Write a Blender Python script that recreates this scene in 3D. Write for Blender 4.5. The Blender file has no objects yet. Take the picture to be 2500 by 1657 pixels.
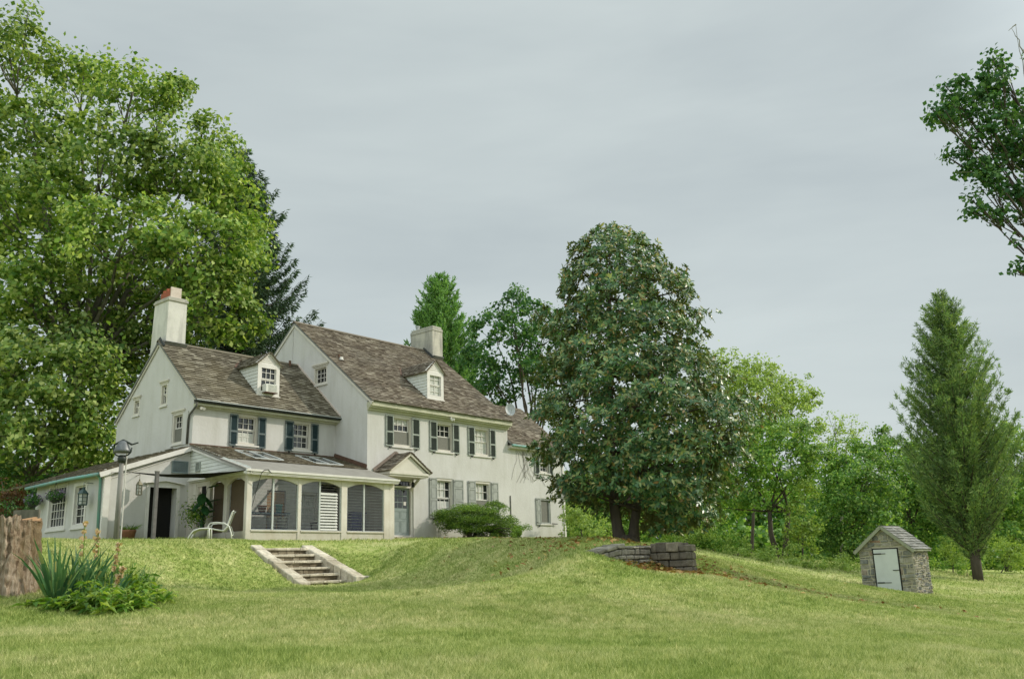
import bpy, math, random
import numpy as np
from mathutils import Vector, Matrix
random.seed(7); RNG = np.random.default_rng(7)
SC = bpy.context.scene
COL = SC.collection
R_ = math.radians

# ------------------------------------------------------------------ camera numbers
F_, PITCH, ROLL, YAW = 2246.577, 0.24976075, -0.03220347, 0.86444712      # 2500 x 1657 photograph
CAM = np.array([-25.40, -29.90, -1.62])
cp, sp, cr, sr = math.cos(PITCH), math.sin(PITCH), math.cos(ROLL), math.sin(ROLL)
M_ = np.array([[1,0,0],[0,cp,-sp],[0,sp,cp]]) @ np.array([[1,0,0],[0,0,-1],[0,1,0]]) @ np.array([[cr,-sr,0],[sr,cr,0],[0,0,1]])
H_ = np.array([[math.cos(YAW),math.sin(YAW),0],[-math.sin(YAW),math.cos(YAW),0],[0,0,1]])
FW = np.array([math.sin(YAW), math.cos(YAW)]); RT = np.array([math.cos(YAW), -math.sin(YAW)])
def ray(x, y): return H_ @ (M_ @ np.array([(x-1250)/F_, -(y-828)/F_, -1.0]))
def at(x, y, D):
    r = ray(x, y); return CAM + r*(D/(r[:2] @ FW))
def rd(R, D): return CAM[:2] + RT*R + FW*D                 # lateral / forward metres -> ground xy
def to_rd(xy): q = np.asarray(xy)[..., :2] - CAM[:2]; return q @ RT, q @ FW

# ------------------------------------------------------------------ objects
def tag(o, label=None, cat=None, group=None, kind=None):
    if label: o['label'] = label
    if cat: o['category'] = cat
    if group: o['group'] = group
    if kind: o['kind'] = kind
    return o
OFF = {}
def off(o): return np.array(OFF.get(o.name, (0,0,0)), float) if o else np.zeros(3)
def empty(name, loc, label, cat, group=None):
    o = bpy.data.objects.new(name, None); COL.objects.link(o); o.location = tuple(float(v) for v in loc)
    o.empty_display_size = .2
    OFF[o.name] = tuple(float(v) for v in loc); return tag(o, label, cat, group)
def link(name, me, parent=None, loc=None):
    o = bpy.data.objects.new(name, me); COL.objects.link(o)
    if parent: o.parent = parent; OFF[o.name] = tuple(off(parent))
    else: OFF[o.name] = tuple(loc) if loc is not None else (0,0,0); o.location = OFF[o.name]
    return o
class MB:
    def __init__(s): s.v=[]; s.f=[]; s.mi=[]; s.m=0
    def poly(s, pts):
        b=len(s.v); s.v += [tuple(p) for p in pts]; s.f.append(tuple(range(b,b+len(pts)))); s.mi.append(s.m)
    def hexa(s, p):                                           # p: 4 bottom + 4 top corners
        b=len(s.v); s.v += [tuple(q) for q in p]
        for f in ((0,3,2,1),(4,5,6,7),(0,1,5,4),(1,2,6,5),(2,3,7,6),(3,0,4,7)):
            s.f.append(tuple(b+i for i in f)); s.mi.append(s.m)
    def box(s, a, c):
        x0,y0,z0=[min(a[i],c[i]) for i in range(3)]; x1,y1,z1=[max(a[i],c[i]) for i in range(3)]
        s.hexa([(x0,y0,z0),(x1,y0,z0),(x1,y1,z0),(x0,y1,z0),(x0,y0,z1),(x1,y0,z1),(x1,y1,z1),(x0,y1,z1)])
    def jbox(s, a, c, j):                                     # box with jittered corners (field stone)
        x0,y0,z0=[min(a[i],c[i]) for i in range(3)]; x1,y1,z1=[max(a[i],c[i]) for i in range(3)]
        P=[(x0,y0,z0),(x1,y0,z0),(x1,y1,z0),(x0,y1,z0),(x0,y0,z1),(x1,y0,z1),(x1,y1,z1),(x0,y1,z1)]
        s.hexa([tuple(v+random.uniform(-j,j) for v in p) for p in P])
    def bar(s, a, b, w, h=None, up=(0,0,1)):                  # rectangular bar between two points
        a=Vector(a); b=Vector(b); d=(b-a).normalized(); u=Vector(up)
        sd=d.cross(u)
        if sd.length<1e-4: sd=d.cross(Vector((1,0,0)))
        sd.normalize(); u=sd.cross(d); h=h or w; sd*=w/2; u*=h/2
        s.hexa([a-sd-u,a+sd-u,b+sd-u,b-sd-u,a-sd+u,a+sd+u,b+sd+u,b-sd+u])
    def tube(s, pts, rad, n=8, cap=True):
        pts=[Vector(tuple(float(c) for c in p)) for p in pts]
        if not hasattr(rad,'__len__'): rad=[rad]*len(pts)
        b=len(s.v); pu=None
        for i,p in enumerate(pts):
            d=(pts[min(i+1,len(pts)-1)]-pts[max(i-1,0)]).normalized()
            u=(pu - d*pu.dot(d)) if pu is not None else d.orthogonal()
            if u.length<1e-5: u=d.orthogonal()
            u.normalize(); pu=u; w=d.cross(u)
            for k in range(n):
                t=2*math.pi*k/n; s.v.append(tuple(p+(u*math.cos(t)+w*math.sin(t))*rad[i]))
        for i in range(len(pts)-1):
            for k in range(n):
                q=(k+1)%n; s.f.append((b+i*n+k,b+i*n+q,b+(i+1)*n+q,b+(i+1)*n+k)); s.mi.append(s.m)
        if cap:
            s.f.append(tuple(b+k for k in range(n))[::-1]); s.mi.append(s.m)
            e=b+(len(pts)-1)*n; s.f.append(tuple(e+k for k in range(n))); s.mi.append(s.m)
    def lathe(s, c, prof, n=16):
        s.tube2=[(r,z) for r,z in prof]; b=len(s.v)
        for r,z in prof:
            for k in range(n):
                t=2*math.pi*k/n; s.v.append((c[0]+r*math.cos(t),c[1]+r*math.sin(t),c[2]+z))
        for i in range(len(prof)-1):
            for k in range(n):
                q=(k+1)%n; s.f.append((b+i*n+k,b+i*n+q,b+(i+1)*n+q,b+(i+1)*n+k)); s.mi.append(s.m)
        s.f.append(tuple(b+k for k in range(n))[::-1]); s.mi.append(s.m)
        e=b+(len(prof)-1)*n; s.f.append(tuple(e+k for k in range(n))); s.mi.append(s.m)
    def build(s, name, mats, parent=None, smooth=False, loc=None, bevel=0):
        o0 = off(parent) if parent else np.array(loc if loc is not None else (0,0,0), float)
        me=bpy.data.meshes.new(name); me.from_pydata([tuple(np.array(v,float)-o0) for v in s.v],[],s.f)
        if not isinstance(mats,(list,tuple)): mats=[mats]
        for m in mats: me.materials.append(m)
        if len(mats)>1: me.polygons.foreach_set('material_index', s.mi)
        if smooth: me.polygons.foreach_set('use_smooth',[True]*len(s.f))
        me.update()
        o=link(name, me, parent, loc)
        if bevel:
            md=o.modifiers.new('bevel','BEVEL'); md.width=bevel; md.segments=1; md.limit_method='ANGLE'
        return o
def np_mesh(name, V, nper, mat, parent=None, loc=None, smooth=False):
    """V (n,nper,3): n separate faces of nper corners"""
    n=V.shape[0]; o0 = off(parent) if parent else np.array(loc if loc is not None else (0,0,0), float)
    me=bpy.data.meshes.new(name); me.vertices.add(n*nper); me.loops.add(n*nper); me.polygons.add(n)
    me.vertices.foreach_set('co', (V-o0).astype(np.float32).ravel())
    me.loops.foreach_set('vertex_index', np.arange(n*nper,dtype=np.int32))
    me.polygons.foreach_set('loop_start', np.arange(0,n*nper,nper,dtype=np.int32))
    me.polygons.foreach_set('loop_total', np.full(n,nper,dtype=np.int32))
    if smooth: me.polygons.foreach_set('use_smooth', np.ones(n,dtype=bool))
    me.materials.append(mat); me.update(calc_edges=True)
    return link(name, me, parent, loc)

# ------------------------------------------------------------------ materials
def new_mat(name):
    m=bpy.data.materials.new(name); m.use_nodes=True; nt=m.node_tree; nt.nodes.clear()
    out=nt.nodes.new('ShaderNodeOutputMaterial'); return m, nt, out
def N(nt, t, **kw):
    n=nt.nodes.new(t)
    for k,v in kw.items():
        if k.startswith('_'): setattr(n,k[1:],v)
        else: n.inputs[k.replace('__',' ')].default_value=v
    return n
def ramp(nt, cols, fac):
    r=nt.nodes.new('ShaderNodeValToRGB'); e=r.color_ramp.elements
    while len(e)<len(cols): e.new(.5)
    for i,(p,c) in enumerate(cols): e[i].position=p; e[i].color=(*c,1)
    nt.links.new(fac, r.inputs['Fac']); return r.outputs['Color']
def coords(nt, sc=(1,1,1)):
    t=nt.nodes.new('ShaderNodeTexCoord'); mp=nt.nodes.new('ShaderNodeMapping'); mp.inputs['Scale'].default_value=sc
    nt.links.new(t.outputs['Object'], mp.inputs['Vector']); return mp.outputs['Vector']
def mix(nt, f, a, b, mode='MIX'):
    n=nt.nodes.new('ShaderNodeMix'); n.data_type='RGBA'; n.blend_type=mode
    for sock,v in ((n.inputs['Factor'],f),(n.inputs['A'],a),(n.inputs['B'],b)):
        if hasattr(v,'is_output'): nt.links.new(v,sock)
        elif isinstance(v,tuple): sock.default_value=(*v,1)
        else: sock.default_value=v
    return n.outputs['Result']
def solid(name, c, rough=.75, c2=None, scale=6, bump=.0, bscale=30, metallic=0, sc=(1,1,1), island=0, spec=.3):
    m,nt,out=new_mat(name); b=N(nt,'ShaderNodeBsdfPrincipled',Roughness=rough,Metallic=metallic); b.inputs['Specular IOR Level'].default_value=spec
    v=coords(nt,sc); c2=c2 or tuple(x*.82 for x in c)
    n=N(nt,'ShaderNodeTexNoise',Scale=scale,Detail=5.0,Roughness=.6); nt.links.new(v,n.inputs['Vector'])
    col=ramp(nt,[(.3,c2),(.68,c)],n.outputs['Fac'])
    if island:
        g=nt.nodes.new('ShaderNodeNewGeometry')
        k=ramp(nt,[(0,(1-island,)*3),(1,(1+island*.6,)*3)],g.outputs['Random Per Island']); col=mix(nt,1.0,col,k,'MULTIPLY')
    nt.links.new(col,b.inputs['Base Color'])
    if bump:
        n2=N(nt,'ShaderNodeTexNoise',Scale=bscale,Detail=6.0,Roughness=.65); nt.links.new(v,n2.inputs['Vector'])
        bp=N(nt,'ShaderNodeBump',Strength=bump,Distance=.02); nt.links.new(n2.outputs['Fac'],bp.inputs['Height']); nt.links.new(bp.outputs['Normal'],b.inputs['Normal'])
    nt.links.new(b.outputs[0],out.inputs['Surface']); return m
def stucco(name, c, dirt, amt=.5):
    m,nt,out=new_mat(name); b=N(nt,'ShaderNodeBsdfPrincipled',Roughness=.9); b.inputs['Specular IOR Level'].default_value=.15
    v=coords(nt); vs=coords(nt,(1.2,1.2,.18))
    n1=N(nt,'ShaderNodeTexNoise',Scale=.7,Detail=6.0,Roughness=.65); nt.links.new(v,n1.inputs['Vector'])
    n2=N(nt,'ShaderNodeTexNoise',Scale=2.2,Detail=5.0,Roughness=.6); nt.links.new(vs,n2.inputs['Vector'])
    f1=ramp(nt,[(.42,(0,0,0)),(.75,(amt,)*3)],n1.outputs['Fac']); f2=ramp(nt,[(.48,(0,0,0)),(.70,(amt,)*3)],n2.outputs['Fac'])
    col=mix(nt,f1,c,dirt); col=mix(nt,f2,col,dirt)
    sz_=nt.nodes.new('ShaderNodeSeparateXYZ'); nt.links.new(v,sz_.inputs[0]); mz_=nt.nodes.new('ShaderNodeMapRange'); nt.links.new(sz_.outputs['Z'],mz_.inputs['Value'])
    for k_,v_ in zip(('From Min','From Max','To Min','To Max'),(.0,.55,.75,0)): mz_.inputs[k_].default_value=v_
    n5=N(nt,'ShaderNodeTexNoise',Scale=3.0,Detail=6.0,Roughness=.7); nt.links.new(v,n5.inputs['Vector']); sp=nt.nodes.new('ShaderNodeMath'); sp.operation='MULTIPLY'; nt.links.new(mz_.outputs[0],sp.inputs[0]); nt.links.new(n5.outputs['Fac'],sp.inputs[1])
    col=mix(nt,sp.outputs[0],col,(.30,.28,.20))                    # splash-back dirt along the foot of the wall
    nt.links.new(col,b.inputs['Base Color'])
    n3=N(nt,'ShaderNodeTexNoise',Scale=9.0,Detail=8.0,Roughness=.7); nt.links.new(v,n3.inputs['Vector'])
    bp=N(nt,'ShaderNodeBump',Strength=.35,Distance=.03); nt.links.new(n3.outputs['Fac'],bp.inputs['Height']); nt.links.new(bp.outputs['Normal'],b.inputs['Normal'])
    nt.links.new(b.outputs[0],out.inputs['Surface']); return m
def shingle(name, cols, patch):
    m,nt,out=new_mat(name); b=N(nt,'ShaderNodeBsdfPrincipled',Roughness=.9); b.inputs['Specular IOR Level'].default_value=.15
    g=nt.nodes.new('ShaderNodeNewGeometry'); col=ramp(nt,cols,g.outputs['Random Per Island'])
    v=coords(nt); n=N(nt,'ShaderNodeTexNoise',Scale=.55,Detail=4.0,Roughness=.6); nt.links.new(v,n.inputs['Vector'])
    f=ramp(nt,[(.45,(0,0,0)),(.72,(.55,)*3)],n.outputs['Fac']); col=mix(nt,f,col,patch)
    n2=N(nt,'ShaderNodeTexNoise',Scale=25.0,Detail=3.0); nt.links.new(coords(nt,(1,.2,.2)),n2.inputs['Vector'])
    col=mix(nt,.5,col,ramp(nt,[(.3,(.75,)*3),(.7,(1.2,)*3)],n2.outputs['Fac']),'MULTIPLY')
    nt.links.new(col,b.inputs['Base Color']); nt.links.new(b.outputs[0],out.inputs['Surface']); return m
def leaf(name, cols, back=None, trans=.35, rough=.55, nscale=.25, spec=.3, var=.25):
    m,nt,out=new_mat(name); g=nt.nodes.new('ShaderNodeNewGeometry')
    col=ramp(nt,cols,g.outputs['Random Per Island'])
    v=coords(nt); n=N(nt,'ShaderNodeTexNoise',Scale=nscale,Detail=3.0); nt.links.new(v,n.inputs['Vector'])
    col=mix(nt,1.0,col,ramp(nt,[(.3,(1-var,1-var,1-var*.8)),(.7,(1+var,1+var*.9,1+var*.3))],n.outputs['Fac']),'MULTIPLY')
    tcol=mix(nt,1.0,col,(1.25,1.25,.6),'MULTIPLY')
    if back: col=mix(nt,g.outputs['Backfacing'],col,back)
    b=N(nt,'ShaderNodeBsdfPrincipled',Roughness=rough); b.inputs['Specular IOR Level'].default_value=spec
    nt.links.new(col,b.inputs['Base Color'])
    t=nt.nodes.new('ShaderNodeBsdfTranslucent'); nt.links.new(tcol,t.inputs['Color'])
    mx=nt.nodes.new('ShaderNodeMixShader'); mx.inputs[0].default_value=trans
    nt.links.new(b.outputs[0],mx.inputs[1]); nt.links.new(t.outputs[0],mx.inputs[2]); nt.links.new(mx.outputs[0],out.inputs['Surface']); return m
def glass(name, tint, transp, rough=.03):
    m,nt,out=new_mat(name); a=nt.nodes.new('ShaderNodeBsdfTransparent'); a.inputs[0].default_value=(*tint,1)
    b=N(nt,'ShaderNodeBsdfGlossy',Roughness=rough); mx=nt.nodes.new('ShaderNodeMixShader'); 
    fr=N(nt,'ShaderNodeFresnel',IOR=1.28); mt=nt.nodes.new('ShaderNodeMath'); mt.operation='MAXIMUM'; mt.inputs[1].default_value=1-transp
    nt.links.new(fr.outputs[0],mt.inputs[0]); nt.links.new(mt.outputs[0],mx.inputs[0])
    nt.links.new(a.outputs[0],mx.inputs[1]); nt.links.new(b.outputs[0],mx.inputs[2]); nt.links.new(mx.outputs[0],out.inputs['Surface']); return m
def stone(name, cols, mortar, scale=3.2, island=True, bump=.6):
    m,nt,out=new_mat(name); b=N(nt,'ShaderNodeBsdfPrincipled',Roughness=.9); b.inputs['Specular IOR Level'].default_value=.15
    v=coords(nt)
    n=N(nt,'ShaderNodeTexNoise',Scale=7.0,Detail=8.0,Roughness=.7); nt.links.new(v,n.inputs['Vector'])
    if island:
        g=nt.nodes.new('ShaderNodeNewGeometry'); col=ramp(nt,cols,g.outputs['Random Per Island'])
    col=mix(nt,1.0,col,ramp(nt,[(.28,(.5,)*3),(.72,(1.35,)*3)],n.outputs['Fac']),'MULTIPLY')
    n2=N(nt,'ShaderNodeTexNoise',Scale=2.0,Detail=6.0,Roughness=.7); nt.links.new(v,n2.inputs['Vector'])
    col=mix(nt,ramp(nt,[(.5,(0,0,0)),(.7,(.6,)*3)],n2.outputs['Fac']),col,mortar)
    nt.links.new(col,b.inputs['Base Color'])
    bp=N(nt,'ShaderNodeBump',Strength=bump,Distance=.05); nt.links.new(n.outputs['Fac'],bp.inputs['Height']); nt.links.new(bp.outputs['Normal'],b.inputs['Normal'])
    nt.links.new(b.outputs[0],out.inputs['Surface']); return m

MT = {}
MT['stucco']=stucco('white_stucco',(.54,.525,.505),(.425,.41,.37),.55)
MT['chimney']=stucco('chimney_plaster',(.60,.58,.53),(.36,.35,.32),.8)
MT['chimney_old']=stucco('weathered_chimney_plaster',(.50,.47,.40),(.22,.215,.20),1.0)
MT['cap']=stucco('chimney_cap',(.42,.40,.34),(.24,.235,.21),.9)
MT['white']=solid('white_paint',(.66,.635,.595),.6,(.56,.53,.49),3,.05)
MT['porchwhite']=stucco('porch_paint',(.63,.59,.53),(.43,.36,.27),.5)
MT['cream']=solid('cream_trim',(.59,.555,.49),.65,(.51,.475,.41),3,.05)
MT['olive']=solid('cornice_cream',(.48,.47,.35),.65,(.38,.375,.27),2,.08)
MT['board']=solid('white_clapboard',(.64,.65,.60),.7,(.56,.57,.52),4,.05)
MT['shutter_frame']=solid('weathered_shutter',(.33,.35,.31),.8,(.22,.25,.22),8,.1)
MT['louvre']=solid('dark_green_louvre',(.050,.062,.050),.75,(.034,.044,.036),8,spec=.15)
MT['teal']=solid('blue_green_louvre',(.034,.060,.066),.75,(.024,.044,.050),8,spec=.15)
MT['teal_frame']=solid('blue_green_shutter',(.15,.175,.17),.75,(.075,.10,.105),10)
MT['grey_shutter']=solid('grey_panel_shutter',(.34,.35,.32),.8,(.26,.27,.25),6,.1)
MT['door']=solid('grey_blue_door',(.25,.29,.28),.6,(.20,.24,.23),5)
MT['pane']=solid('window_glass',(.022,.026,.026),.04,(.012,.014,.014),1,spec=.6)
MT['curtain']=solid('pale_curtain',(.55,.55,.50),.8,(.42,.43,.39),9)
MT['screen']=solid('insect_screen',(.17,.165,.14),.7,(.13,.13,.11),12)
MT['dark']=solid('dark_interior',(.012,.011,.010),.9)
MT['gutter']=solid('dark_gutter',(.022,.030,.028),.5,(.035,.04,.035),5)
MT['copper']=solid('brown_downspout',(.13,.12,.10),.6,(.06,.065,.06),9)
MT['verdigris']=solid('verdigris_gutter',(.16,.38,.35),.6,(.22,.30,.28),6)
MT['metalroof']=solid('grey_metal_roof',(.25,.235,.205),.7,(.19,.178,.155),2.5,.05,spec=.15)
MT['flash']=solid('lead_flashing',(.20,.20,.19),.6,(.12,.125,.12),5)
MT['flash_dark']=solid('dark_flashing',(.05,.055,.055),.6)
MT['rust']=solid('rusty_flashing',(.13,.075,.05),.8,(.08,.045,.03),8)
MT['old_board']=solid('weathered_board',(.24,.19,.155),.8,(.16,.125,.10),8)
MT['brick']=solid('red_flue_brick',(.33,.10,.055),.9,(.24,.075,.04),14,.2)
MT['flue']=solid('pale_flue',(.58,.50,.44),.85,(.48,.40,.34),8)
SH=[(0,(.080,.062,.045)),(.3,(.128,.103,.076)),(.65,(.175,.146,.109)),(.9,(.225,.193,.150)),(1,(.30,.265,.21))]
MT['shingle']=shingle('cedar_shingle',SH,(.15,.135,.11))
MT['shingle_old']=shingle('mossy_cedar_shingle',[(0,(.080,.068,.048)),(.35,(.122,.106,.078)),(.75,(.170,.150,.112)),(1,(.27,.245,.19))],(.150,.124,.074))
MT['slate']=shingle('hut_roof_slate',[(0,(.14,.14,.125)),(.5,(.205,.205,.185)),(1,(.28,.27,.245))],(.17,.17,.15))
MT['iron']=solid('black_iron',(.012,.012,.012),.5)
MT['bell']=solid('grey_cast_iron',(.13,.14,.14),.42,(.08,.085,.09),9,.1,metallic=.3,spec=.5)
MT['post']=solid('grey_wood_post',(.26,.245,.22),.85,(.15,.145,.135),6,.2,sc=(1,1,.2))
MT['lantern']=solid('verdigris_lantern',(.05,.085,.08),.5,(.03,.055,.05),9)
MT['brass']=solid('aged_brass_lantern',(.20,.18,.12),.45,(.10,.09,.06),10,metallic=.4)
MT['frosted']=solid('lantern_glass',(.45,.46,.42),.25)
MT['sail']=solid('dark_shade_sail',(.014,.011,.010),.9)
MT['terracotta']=solid('terracotta',(.28,.13,.075),.85,(.20,.09,.055),8)
MT['orange']=solid('orange_pot',(.42,.13,.05),.6)
MT['aqua']=solid('aqua_bucket',(.08,.42,.42),.5)
MT['bluebin']=solid('blue_bin',(.035,.045,.19),.5)
MT['blueshelf']=solid('blue_shelf',(.03,.10,.20),.6)
MT['palewood']=solid('pale_wood',(.34,.20,.10),.8,(.24,.14,.07),10)
MT['red']=solid('red_broom_handle',(.35,.12,.07),.7)
MT['blind']=solid('brown_bamboo_blind',(.17,.125,.085),.85,(.09,.065,.045),26,.2,sc=(1,6,.25))
MT['edge']=solid('glass_edge',(.22,.25,.24),.4)
MT['jal']=glass('jalousie_glass',(.96,.97,.965),.97,.08)
MT['jalwhite']=solid('frosted_jalousie',(.60,.60,.55),.4,(.5,.5,.46),5)
MT['alu']=solid('aluminium',(.48,.50,.49),.45,(.40,.42,.41),8)
MT['sky_glass']=glass('skylight_glass',(.96,.98,.97),.93,.05)
MT['furn']=solid('white_aluminium_frame',(.72,.71,.64),.4)
MT['sling']=solid('pale_sling',(.60,.60,.55),.8)
MT['ac']=solid('cream_appliance',(.60,.60,.54),.5,(.52,.52,.47),6)
MT['dish']=solid('grey_dish',(.38,.40,.40),.5)
MT['floor']=solid('pale_floor',(.42,.38,.32),.85,(.33,.29,.24),6)
MT['hut_trim']=solid('grey_green_trim',(.30,.31,.23),.75,(.23,.24,.17),6,.08)
MT['hut_door']=solid('pale_blue_grey_door',(.58,.60,.595),.55,(.52,.54,.535),3,.03)
HS=[(0,(.12,.125,.13)),(.3,(.22,.225,.215)),(.6,(.29,.265,.215)),(.88,(.37,.355,.31)),(1,(.27,.16,.10))]
MT['hutstone']=stone('hut_field_stone',HS,(.30,.27,.20))
MT['mortar']=solid('lime_mortar',(.46,.42,.32),.95,(.36,.33,.25),9,.4)
MT['wallstone']=stone('grey_wall_stone',[(0,(.12,.11,.09)),(.5,(.215,.20,.165)),(1,(.32,.295,.24))],(.17,.165,.115))
MT['brownstone']=stone('brown_wall_stone',[(0,(.085,.075,.06)),(.5,(.15,.13,.10)),(1,(.22,.19,.14))],(.09,.085,.06))
MT['stepstone']=stone('pale_step_stone',[(0,(.34,.295,.22)),(.5,(.44,.39,.30)),(1,(.54,.49,.39))],(.31,.26,.17),bump=.4)
MT['riser']=stone('riser_stone',[(0,(.13,.105,.07)),(.5,(.21,.175,.12)),(1,(.29,.25,.18))],(.16,.13,.08))
MT['joint']=solid('dark_joint',(.035,.032,.026),.95)
MT['bark']=solid('brown_bark',(.105,.085,.065),.95,(.05,.042,.034),7,.6,bscale=9,sc=(1,1,.25))
MT['bark_grey']=solid('grey_bark',(.17,.155,.125),.95,(.075,.07,.055),6,.6,bscale=8,sc=(1,1,.3))
MT['bark_pale']=solid('pale_mottled_bark',(.30,.28,.22),.9,(.10,.09,.07),1.5,.3)

# leaf materials
MT['l_syc']=leaf('sycamore_leaf',[(0,(.055,.135,.022)),(.5,(.185,.30,.055)),(1,(.46,.54,.19))],trans=.36,var=.32,nscale=.12)
MT['l_mag']=leaf('magnolia_leaf',[(0,(.028,.095,.036)),(.45,(.080,.185,.064)),(.75,(.19,.28,.100)),(.93,(.36,.37,.15)),(1,(.32,.19,.065))],back=(.15,.15,.06),trans=.2,rough=.36,spec=.45,var=.25,nscale=.6)
MT['l_maple']=leaf('dark_maple_leaf',[(0,(0.024,0.088,0.030)),(.5,(0.060,0.159,0.048)),(1,(0.156,0.277,0.086))],trans=.4,var=.25)
MT['l_mid']=leaf('mid_green_leaf',[(0,(0.066,0.177,0.034)),(.5,(0.174,0.336,0.063)),(1,(0.396,0.531,0.138))],trans=.42,var=.3,nscale=.18)
MT['l_pale']=leaf('pale_green_leaf',[(0,(0.166,0.266,0.062)),(.5,(0.284,0.399,0.103)),(1,(0.420,0.531,0.166))],trans=.42,var=.2,nscale=.2)
MT['l_far']=leaf('deep_green_leaf',[(0,(0.050,0.147,0.032)),(.5,(0.144,0.295,0.060)),(1,(0.348,0.496,0.127))],trans=.4,var=.35,nscale=.14)
MT['l_bush']=leaf('laceleaf',[(0,(.045,.11,.020)),(.6,(.12,.22,.035)),(1,(.26,.36,.07))],trans=.3,var=.25,nscale=1.5)
MT['l_shrub']=leaf('yellow_green_leaf',[(0,(0.133,0.229,0.044)),(.5,(0.234,0.354,0.076)),(1,(0.374,0.472,0.124))],trans=.4,var=.2)
MT['l_red']=leaf('russet_leaf',[(0,(.07,.035,.015)),(1,(.15,.075,.03))],trans=.3)
MT['n_spruce']=leaf('spruce_needle',[(0,(.035,.080,.045)),(1,(.095,.150,.075))],trans=.15,rough=.7)
MT['n_pine']=leaf('pine_needle',[(0,(0.078,0.163,0.062)),(.6,(0.169,0.273,0.094)),(1,(0.325,0.416,0.150))],trans=.3,rough=.6,nscale=.5,var=.35)
MT['n_red']=leaf('redwood_needle',[(0,(0.091,0.214,0.065)),(1,(0.214,0.378,0.119))],trans=.3)
MT['l_iris']=leaf('iris_blade',[(0,(0.047,0.128,0.058)),(.6,(0.095,0.209,0.081)),(.93,(0.189,0.297,0.117)),(1,(0.338,0.311,0.104))],trans=.3,rough=.45)
MT['l_peren']=leaf('bright_leafy_plant',[(0,(.05,.13,.022)),(.45,(.14,.27,.04)),(1,(.36,.46,.10))],trans=.4,var=.35,nscale=3.0)
MT['petal']=leaf('faded_cream_petal',[(0,(.50,.34,.20)),(1,(.66,.52,.34))],trans=.3)
MT['l_banana']=leaf('broad_leaf',[(0,(.018,.070,.024)),(1,(.05,.14,.045))],trans=.25,rough=.35)
MT['fallen']=leaf('fallen_leaf',[(0,(.20,.085,.030)),(.4,(.30,.15,.055)),(.75,(.38,.26,.11)),(1,(.45,.38,.10))],trans=.15)

# ------------------------------------------------------------------ terrain
PXC=[(0,1657,6.5),(1250,1657,6.8),(2500,1657,7.2),(0,1520,12),(700,1520,12),(1250,1520,12.5),(1900,1520,14),(2450,1570,12),
 (60,1429,15),(60,1425,21),(203,1429,22.4),(300,1432,23.3),(474,1434,24.9),(600,1431,26.1),(700,1452,18),(700,1438,22.5),(1000,1446,18),(900,1424,25),(1250,1440,15.5),(1700,1460,17),(2100,1480,19),(2450,1520,20),
 (1000,1409,26.2),(1100,1407,23.9),(1200,1405,21.9),(1300,1404,20.2),(1450,1404,18.2),(1588,1413,18.4),(1690,1407,19.8),(1800,1412,23),
 (960,1372,28.9),(1000,1371,27.7),(1100,1368,25.6),(1200,1366,23.7),(1300,1365,22.0),(1380,1366,19.4),(1460,1387,18.6),(1520,1400,19.3),
 (1000,1329,29.4),(1100,1328,27.4),(1200,1327,25.7),(1300,1327,24.2),(1400,1329,22.9),
 (1400,1335,20.0),(1450,1351,20.4),(1500,1370,20.9),(1550,1386,21.4),(1588,1397,21.8),(1640,1398,21.4),(1685,1399,21.0),(1470,1329,21.6),(1520,1329,22.3),(1560,1330,22.9),
 (850,1321,34),(1000,1320,33),(1150,1320,30),(1250,1320,29),(1350,1322,27),(1150,1318,37),(1300,1318,33),(1400,1319,29),
 (1520,1325,25.5),(1690,1354,27),(1700,1375,23.8),(1690,1356,31),(1900,1421,26),(2100,1437,29),(2237,1449,30),(2500,1480,30),(1750,1354,40),(1900,1374,42),(2060,1397,42),(2300,1402,46),(2388,1416,45),(2480,1402,50),(2170,1445,36),
 (620,1330,28.9),(500,1328,27.8),(368,1327,26.6),(103,1325,24.4),(0,1324,23.6),(60,1322,27.5),(200,1322,27.5),(380,1322,28.5),(550,1322,30.5),(600,1323,32),(400,1320,31),(200,1320,31),(0,1322,31),
 (580,1384,27.4),(474,1382,26.2),(330,1381,25.0),(200,1378,23.6),(60,1375,22.4)]
XYZ=[(-7,-1.8,-.20),(-3.5,-1.8,-.18),(0,-1.8,-.14),(0,0,0),(4,0,.04),(9,0,.05),(13.4,0,.06),(13.4,6,0),(-10,2,0),(-10.1,8,.05),(0,11,.0),(-7,2,0),(-9,-1,-.14),
 (-7.5,-7.35,-1.72),(-7.5,-4.75,-.55),(-8.9,-5,-.60),(-8.9,-7.2,-1.64),(-6.1,-5,-.60),(-6.1,-7.2,-1.58),(9,-4,-.2)]
RDZ=[(0,0,-3.0),(-10,2,-2.4),(10,2,-3.5),(0,-8,-3.7),(-40,40,.2),(-30,60,.3),(0,70,0),(30,70,-2.3),(50,50,-3),(40,20,-4.2),(-30,15,-1.3),(0,100,.2),(60,100,-3),(-60,100,.6),(24,38,-2.9),(20,30,-3.1)]
cpts=[]
for x,y,D in PXC: p=at(x,y,D); r,d=to_rd(p); cpts.append((r,d,p[2]))
for x,y,z in XYZ: r,d=to_rd((x,y)); cpts.append((r,d,z))
cpts+=RDZ
cpts=np.array(cpts,float)
def tps_k(r2): return .5*r2*np.log(r2+1e-9)
A=cpts[:,:2]; n_=len(A); K=tps_k(((A[:,None]-A[None])**2).sum(-1))+np.eye(n_)*.3
Pm=np.c_[np.ones(n_),A]; sol=np.linalg.solve(np.block([[K,Pm],[Pm.T,np.zeros((3,3))]]), np.r_[cpts[:,2],np.zeros(3)])
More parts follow.
